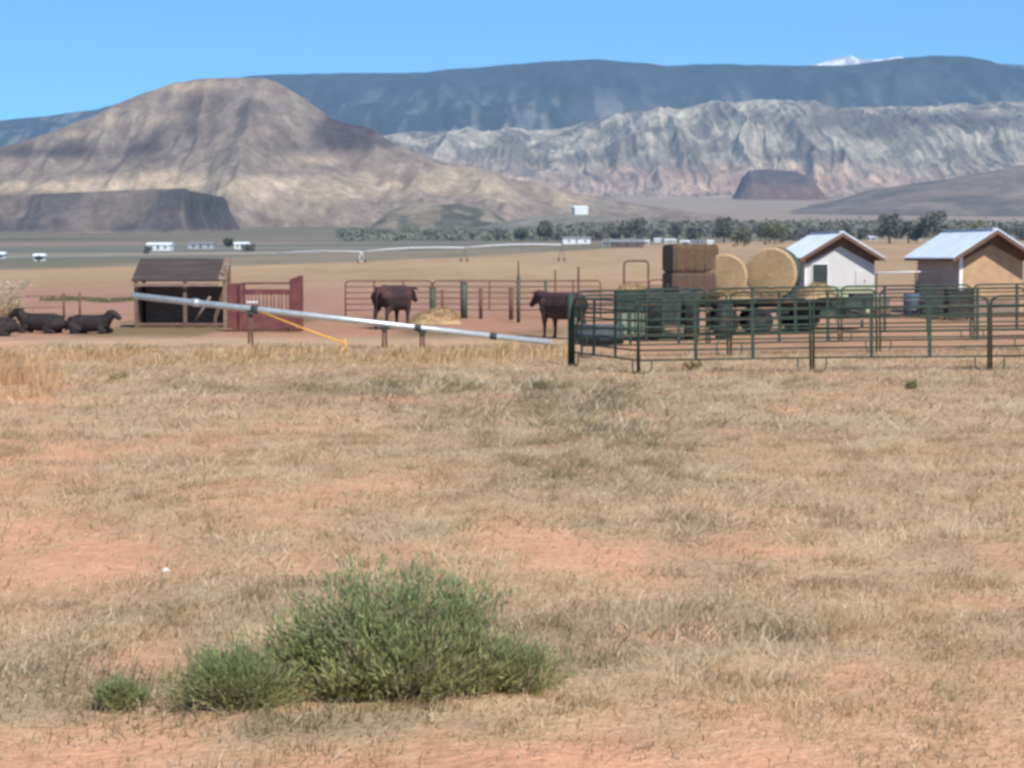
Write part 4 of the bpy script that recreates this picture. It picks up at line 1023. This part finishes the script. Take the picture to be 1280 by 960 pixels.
# ------------------------------------------------------------------ CENTRE PIVOT IRRIGATION
Dv = 590
pv = thing('pivot_irrigator', 'long white centre pivot irrigation line crossing the field on wheeled towers', 'irrigation line', at(452, Dv))
o0 = Vector(pv.location)
pt_ = []
for pxx, D_, hy in ((345, 610, 317), (452, 590, 314.5), (580, 592, 309.5), (702, 595, 306)):
    pt_.append(Vector(P(pxx, hy, D_)) - o0)
for k in range(3):
    a, b = pt_[k], pt_[k + 1]; up = Vector((0, 0, .55))
    MB().tube([a, a.lerp(b, .25) + up * .75, a.lerp(b, .5) + up, a.lerp(b, .75) + up * .75, b], .16, 6).build('pipe_span', M['trim_white'], pv)
    MB().tube([a, a.lerp(b, .25) - up * .8, a.lerp(b, .5) - up, a.lerp(b, .75) - up * .8, b], .03, 4).build('truss_rod', M['galv_dull'], pv)
for k in (1, 2, 3):
    a = pt_[k]; w = a + o0; g = float(gz(w.x, w.y)) - o0.z
    if a.z - g > 6: g = a.z - 3.6
    t = MB()
    for sx in (-1.6, 1.6): t.tube([(a.x, a.y, a.z), (a.x + sx * .6, a.y + sx, g + .6)], .10 if k == 1 else .08, 5)
    t.tube([(a.x - 1.0, a.y - 1.6, g + .65), (a.x + 1.0, a.y + 1.6, g + .65)], .08, 5)
    tw = t.build('tower', M['trim_white'] if k == 1 else M['galv_dull'], pv)
    for sx in (-1, 1): MB().lathe((a.x + sx * 1.0, a.y + sx * 1.6, g + .6), [(.3, -.15), (.6, -.17), (.62, 0), (.6, .17), (.3, .15), (.3, -.15)], 'x', 14).build('wheel', M['tyre'], tw)

# ------------------------------------------------------------------ DISTANT BUILDINGS
def house(label, p, W, L, H, rise, rz, wm, rm, name='house', cat='house', win=True, group=None):
    t = thing(name, label, cat, p, rz, group)
    w_ = MB().prism([(-L / 2, -.5), (L / 2, -.5), (L / 2, H), (-L / 2, H)], -W / 2, W / 2).build('wall', wm, t)
    rf = MB()
    vs = [(-L / 2 - .4, -W / 2 - .4, H), (L / 2 + .4, -W / 2 - .4, H), (L / 2 + .4, W / 2 + .4, H), (-L / 2 - .4, W / 2 + .4, H), (-L / 2 - .4, 0, H + rise), (L / 2 + .4, 0, H + rise)]
    rf.add(vs, [(0, 1, 5, 4), (2, 3, 4, 5), (0, 4, 3), (1, 2, 5), (0, 3, 2, 1)]); rf.build('roof', rm, t)
    if win:
        for k in (-.28, .0, .3):
            MB().box((k * L, -W / 2 - .03, H * .55), (1.1, .1, 1.2) if k else (1.0, .1, 2.0)).build('window' if k else 'door', M['glass_dark'], t)
    return t
def atpy(px, py):
    return gp(px, py)
bw = at(725, 2050); bw.z = float(gz(bw.x, bw.y))
wh = house('bright white building alone above the tree line', bw, 15, 14.5, 7.5, 2.4, R(10), M['house_white'], M['roof_white'], 'barn', 'building', False)
zt0 = Vector(P(725, 269, 2050)).z
if zt0 > bw.z + 1:                              # the building stands on a built-up pad on the slope
    bw.z = zt0; wh.location = bw
    X, Y = np.meshgrid(np.linspace(bw.x - 150, bw.x + 150, 50), np.linspace(1900, 2250, 50))
    k_ = sstep(150, 25, np.hypot((X - bw.x), (Y - 2060) * .8))
    Z = gz(X, Y) - .5 + (zt0 + .7 - gz(X, Y)) * k_
    tag(grid_mesh('bench_hill', X, Y, Z, np.ones((50, 50, 3)) * lin(140, 134, 122, .8), M['terrain']), kind='structure')
def bld(px, py, Y, **k): pass
house('long low pale building below the bright white building', at(720, 1180), 8, 17, 3.2, 1.2, R(4), M['house_white'], M['roof_grey'])
house('long dark brown barn roof left of the scattered white town roofs', at(784, 1000), 9, 17, 2.8, 1.6, R(-3), M['house_brown'], M['roof_grey'], 'barn', 'barn')
house('white house among shrubs in the left valley, left of the shelter roof line', at(50, 690), 5, 3.6, 1.7, .9, R(5), M['house_white'], M['roof_white'])
house('white farmhouse straight above the dark shelter', at(200, 1000), 8, 12.5, 3.0, 1.3, R(-4), M['house_white'], M['roof_white'])
house('small white house up and right of the dark shelter', at(302, 1050), 7, 8, 2.6, 1.2, R(8), M['house_white'], M['roof_white'])
house('long grey house left of the small white valley house', at(252, 1060), 8, 14, 2.6, 1.2, R(2), M['house_grey'], M['roof_grey'])
house('white house cut by the left frame edge in the valley', at(0, 760), 5, 4, 1.6, 1.0, R(0), M['house_white'], M['roof_white'])
hs = [(806, 1120, 6, 'white_'), (822, 1150, 5, ''), (838, 1120, 8, ''), (856, 1140, 6, ''), (872, 1160, 9, 'g'), (888, 1130, 4, ''), (1012, 1150, 5, ''), (1046, 1180, 4, ''), (1090, 1160, 6, ''), (1146, 1170, 7, ''), (1188, 1180, 6, ''), (1222, 1120, 13, 'g'), (760, 1130, 8, 'g'), (1262, 1180, 9, 'g')]
lbl = ['first small white roof right of the brown barn', 'second small white roof right of the brown barn', 'wider white roof in the middle of the town strip', 'small white roof just right of the wider one', 'grey blue roofed house near the round bales skyline', 'tiny white roof above the round bales', 'tiny white roof above the left slope of the white shed', 'tiny white roof behind the ridge of the white shed', 'white roof in the trees right of the white shed ridge', 'white roof between the tree clumps midway between the sheds', 'white roof just left of the orange shed roof', 'long grey roof directly behind the orange shed ridge', 'pale grey house left of the town strip', 'grey house in the trees at the right edge']
for (pxx, D_, L_, k_), lb in zip(hs, lbl):
    g_ = k_ == 'g'
    house(lb, at(pxx, D_ + random.uniform(-70, 130)), 5, L_ * .8, 1.7, .8, R(random.uniform(-12, 12)), M['house_grey'] if g_ else M['house_white'], M['roof_grey'] if g_ else M['roof_white'], win=L_ > 5)

# ------------------------------------------------------------------ DISTANT TREES
def make_tree(seed, h, w, c1, c2, n=800, leaf=.6, low=.0):
    rng = np.random.default_rng(seed)
    k = 9
    cx = rng.uniform(-.34, .34, k) * w; cy = rng.uniform(-.34, .34, k) * w; cz = rng.uniform(low + .22, .82, k) * h; cr = rng.uniform(.15, .28, k) * w
    cr = np.minimum(cr, np.maximum(h - cz, .12 * h))
    wi = rng.integers(0, k, n); d = rng.normal(0, 1, (n, 3)); d /= np.linalg.norm(d, axis=1, keepdims=True); rr = rng.random((n, 1)) ** .4
    p = np.stack([cx[wi], cy[wi], cz[wi]], 1) + d * rr * cr[wi][:, None] * np.array([1, 1, 1.0])
    p[:, 2] = np.maximum(p[:, 2], .05 * h)
    u = rng.normal(0, 1, (n, 3)); u /= np.linalg.norm(u, axis=1, keepdims=True); v = np.cross(u, rng.normal(0, 1, (n, 3))); v /= np.linalg.norm(v, axis=1, keepdims=True)
    s = leaf * (.6 + .8 * rng.random((n, 1)))
    Vv = np.stack([p - u * s, p + v * s * .7, p + u * s, p - v * s * .7], 1).reshape(-1, 3)
    q = (np.arange(n) * 4)[:, None]; T = np.stack([q + [0, 1, 2], q + [0, 2, 3]], 1).reshape(-1, 3)
    r = rng.random((n, 1)) * .6 + rng.random(k)[wi][:, None] * .4
    col = np.repeat(np.array(c1) * (1 - r) + np.array(c2) * r, 4, 0)
    root = thing('tree', '', 'tree')
    tk = MB().tube([(0, 0, -.5), (.02 * w, 0, h * .3), (-.03 * w, .02 * w, h * .6)], [.035 * h, .026 * h, .01 * h], 6)
    for j in range(4): tk.tube([(0, 0, h * (.25 + .06 * j)), (cx[j], cy[j], cz[j])], [.014 * h, .005 * h], 5)
    tk.build('trunk', M['trunk'], root)
    tri_mesh('crown', Vv, T, col, M['leaf'], root)
    return root
g_a = ((.12, .125, .10), (.18, .18, .145)); g_b = ((.17, .17, .09), (.23, .22, .13)); g_c = ((.14, .135, .12), (.21, .20, .175))  # leaf tones lightened to carry part of the valley haze
protos = {'dark': [make_tree(1, 11, 10, *g_a), make_tree(2, 9, 12, *g_a)], 'lime': [make_tree(3, 12, 9, *g_b), make_tree(4, 10, 11, *g_b)], 'grey': [make_tree(5, 7, 13, *g_c, low=-.05), make_tree(6, 8, 11, *g_c, low=-.03)]}
used = set()
def tree(kind, px, Y, sc, label, k=0):
    pr = protos[kind][k % 2]
    o = pr if pr.name not in used else copy_tree(pr); used.add(pr.name)
    o.location = at(px, Y); o.rotation_euler = (0, 0, random.uniform(0, 6.28)); sc *= random.uniform(.85, 1.2); o.scale = (sc * random.uniform(1.0, 1.2), sc * 1.1, sc * random.uniform(.92, 1.05)); tag(o, label, 'tree', 'trees in the valley tree line')
TL = [
 ('grey', 540, 1500, .8, 'low grey green tree at the left start of the tree line'), ('grey', 590, 1420, .9, 'wide grey bush tree left of the knot of dark trees'), ('grey', 622, 1380, .95, 'grey bushy tree beside the left dark tree'),
 ('dark', 650, 1300, 1.0, 'dark tree left of the bright white building, first of the pair'), ('dark', 680, 1300, 1.25, 'taller dark tree just left of the bright white building'), ('grey', 702, 1320, .9, 'low grey bush at the left end of the long pale building'),
 ('grey', 745, 1330, .9, 'grey bush right of the long pale building'), ('dark', 775, 1250, 1.15, 'dark round tree above the brown barn'), ('dark', 797, 1250, 1.5, 'tallest dark tree above the brown barn'), ('grey', 822, 1280, 1.0, 'grey tree above the first white town roofs'),
 ('dark', 846, 1320, 1.0, 'dark low tree behind the middle white town roof'), ('grey', 870, 1300, 1.05, 'grey tree behind the grey blue roof'), ('dark', 905, 1150, 1.35, 'dark tree above the square bales, left of the lime trees'), ('lime', 930, 1000, 1.15, 'ochre green tree nearest the round bales'),
 ('dark', 950, 1200, 1.15, 'dark tree between the two yellowish trees'), ('lime', 968, 1060, 1.25, 'brightest lime green tree above the big round bale'), ('grey', 992, 1200, 1.0, 'grey tree just left of the white shed roof'), ('grey', 1022, 1220, 1.1, 'grey tree behind the white shed roof'), ('dark', 1055, 1250, 1.1, 'dark tree right above the white shed ridge'), ('grey', 1080, 1240, 1.1, 'grey tree right of the white shed ridge'),
 ('dark', 1112, 1050, 1.45, 'large dark tree above the gap between the sheds, left of three'), ('dark', 1136, 1060, 1.35, 'large dark tree above the gap between the sheds, middle of three'), ('dark', 1166, 1050, 1.4, 'large dark tree above the gap between the sheds, right of three'), ('grey', 1190, 1200, 1.1, 'grey tree left of the orange shed ridge'), ('lime', 1222, 1120, 1.3, 'olive green tree above the orange shed ridge'), ('dark', 1255, 1180, 1.2, 'dark tree at the right edge above the orange shed'), ('grey', 1285, 1150, 1.2, 'grey tree cut off by the right frame edge'),
 ('grey', 185, 900, .55, 'small dark bush left of the white farmhouse'), ('grey', 312, 960, .6, 'dark bush in front of the small white valley house'), ('dark', 285, 1080, .7, 'dark tree between the grey house and the small white house')]
for i, (k, px, Y, s, lb) in enumerate(TL): tree(k, px, Y, s, lb, i)
for kk in protos.values():
    for o in kk:
        if o.name not in used:
            for c in list(o.children): bpy.data.objects.remove(c)
            bpy.data.objects.remove(o)
# the far wood behind, one mass
n = 36000
rng = np.random.default_rng(77)
px = rng.uniform(420, 1420, n); Yd = rng.uniform(1350, 2100, n)
hh = (2 + 13 * fbm(px / 30, Yd / 60, 301, 3)) * (0.35 + .65 * sstep(560, 760, px))
kp = fbm(px / 22, Yd / 80, 305, 3) > .44 - .12 * sstep(700, 900, px); px, Yd, hh = px[kp], Yd[kp], hh[kp]; n = len(px)
x = (px - 640) / F * Yd; z = gz(x, Yd)
p = np.stack([x, Yd, z + hh * rng.random(n)], 1)
u = rng.normal(0, 1, (n, 3)); u /= np.linalg.norm(u, axis=1, keepdims=True); v = np.cross(u, rng.normal(0, 1, (n, 3))); v /= np.linalg.norm(v, axis=1, keepdims=True)
s = 1.5 * (.6 + .8 * rng.random((n, 1)))
Vv = np.stack([p - u * s, p + v * s * .7, p + u * s, p - v * s * .7], 1).reshape(-1, 3)
q = (np.arange(n) * 4)[:, None]; T = np.stack([q + [0, 1, 2], q + [0, 2, 3]], 1).reshape(-1, 3)
r = fbm(px / 40, Yd / 100, 311, 3)[:, None]  # belt tones below are lightened for haze as well
tag(tri_mesh('far_wood', Vv, T, np.repeat(np.array([.15, .155, .12]) * (1 - r) + np.array([.22, .215, .16]) * r, 4, 0), M['leaf']),
    'grey green belt of far trees along the valley behind the town', 'wood', kind='stuff')

# ------------------------------------------------------------------ HAZE
m = bpy.data.materials.new('haze_air'); m.use_nodes = True; nt = m.node_tree
nt.nodes.remove(nt.nodes['Principled BSDF'])
pvn = nt.nodes.new('ShaderNodeVolumePrincipled'); pvn.inputs['Color'].default_value = (0.49, 0.73, 1.0, 1); pvn.inputs['Density'].default_value = 5.0e-5; pvn.inputs['Anisotropy'].default_value = 0.0
nt.links.new(pvn.outputs['Volume'], nt.nodes['Material Output'].inputs['Volume'])
hz = MB().box((0, 7400, 860), (16000, 15200, 1730)).build('haze', m); tag(hz, 'pale blue haze over the valley', 'haze', kind='stuff')

# ------------------------------------------------------------------ LIGHT, SKY, CAMERA
sv = Vector((.33, -.60, .75)).normalized()
el = math.asin(sv.z); az = math.atan2(sv.x, sv.y)
sd = bpy.data.lights.new('sun', 'SUN'); sd.energy = 4.6; sd.angle = R(.5); sd.color = (1, .95, .87)
so = bpy.data.objects.new('sun', sd); C.objects.link(so); so.rotation_euler = (-sv).to_track_quat('-Z', 'Y').to_euler()
w = bpy.data.worlds.new('World'); scene.world = w; w.use_nodes = True
nt = w.node_tree; bgn = nt.nodes['Background']
sk = nt.nodes.new('ShaderNodeTexSky'); sk.sky_type = 'NISHITA'; sk.sun_disc = False; sk.sun_elevation = el; sk.sun_rotation = az
sk.altitude = 2200; sk.air_density = .75; sk.dust_density = 0.0; sk.ozone_density = 4.0
tint = nt.nodes.new('ShaderNodeMixRGB'); tint.blend_type = 'MULTIPLY'; tint.inputs['Fac'].default_value = 1
tint.inputs['Color2'].default_value = (.39, .84, 1.0, 1)      # the deep clear blue of a high desert sky
nt.links.new(sk.outputs['Color'], tint.inputs['Color1']); nt.links.new(tint.outputs['Color'], bgn.inputs['Color']); bgn.inputs['Strength'].default_value = .145

cd = bpy.data.cameras.new('camera'); cam = bpy.data.objects.new('camera', cd); C.objects.link(cam)
cam.location = (0, 0, CAMH); cam.rotation_euler = (math.pi / 2 - PITCH, 0, 0)
cd.sensor_width = 36; cd.lens = 36 * F / 1280; cd.clip_start = .1; cd.clip_end = 60000
cd.dof.use_dof = True; cd.dof.focus_distance = 1.2; cd.dof.aperture_fstop = 36; cd.dof.aperture_blades = 0
scene.camera = cam
scene.view_settings.view_transform = 'Standard'; scene.view_settings.look = 'None'; scene.view_settings.gamma = 1; scene.view_settings.exposure = 0.3
scene.cycles.use_denoising = True; scene.cycles.volume_bounces = 1; scene.cycles.max_bounces = 6; scene.cycles.diffuse_bounces = 3
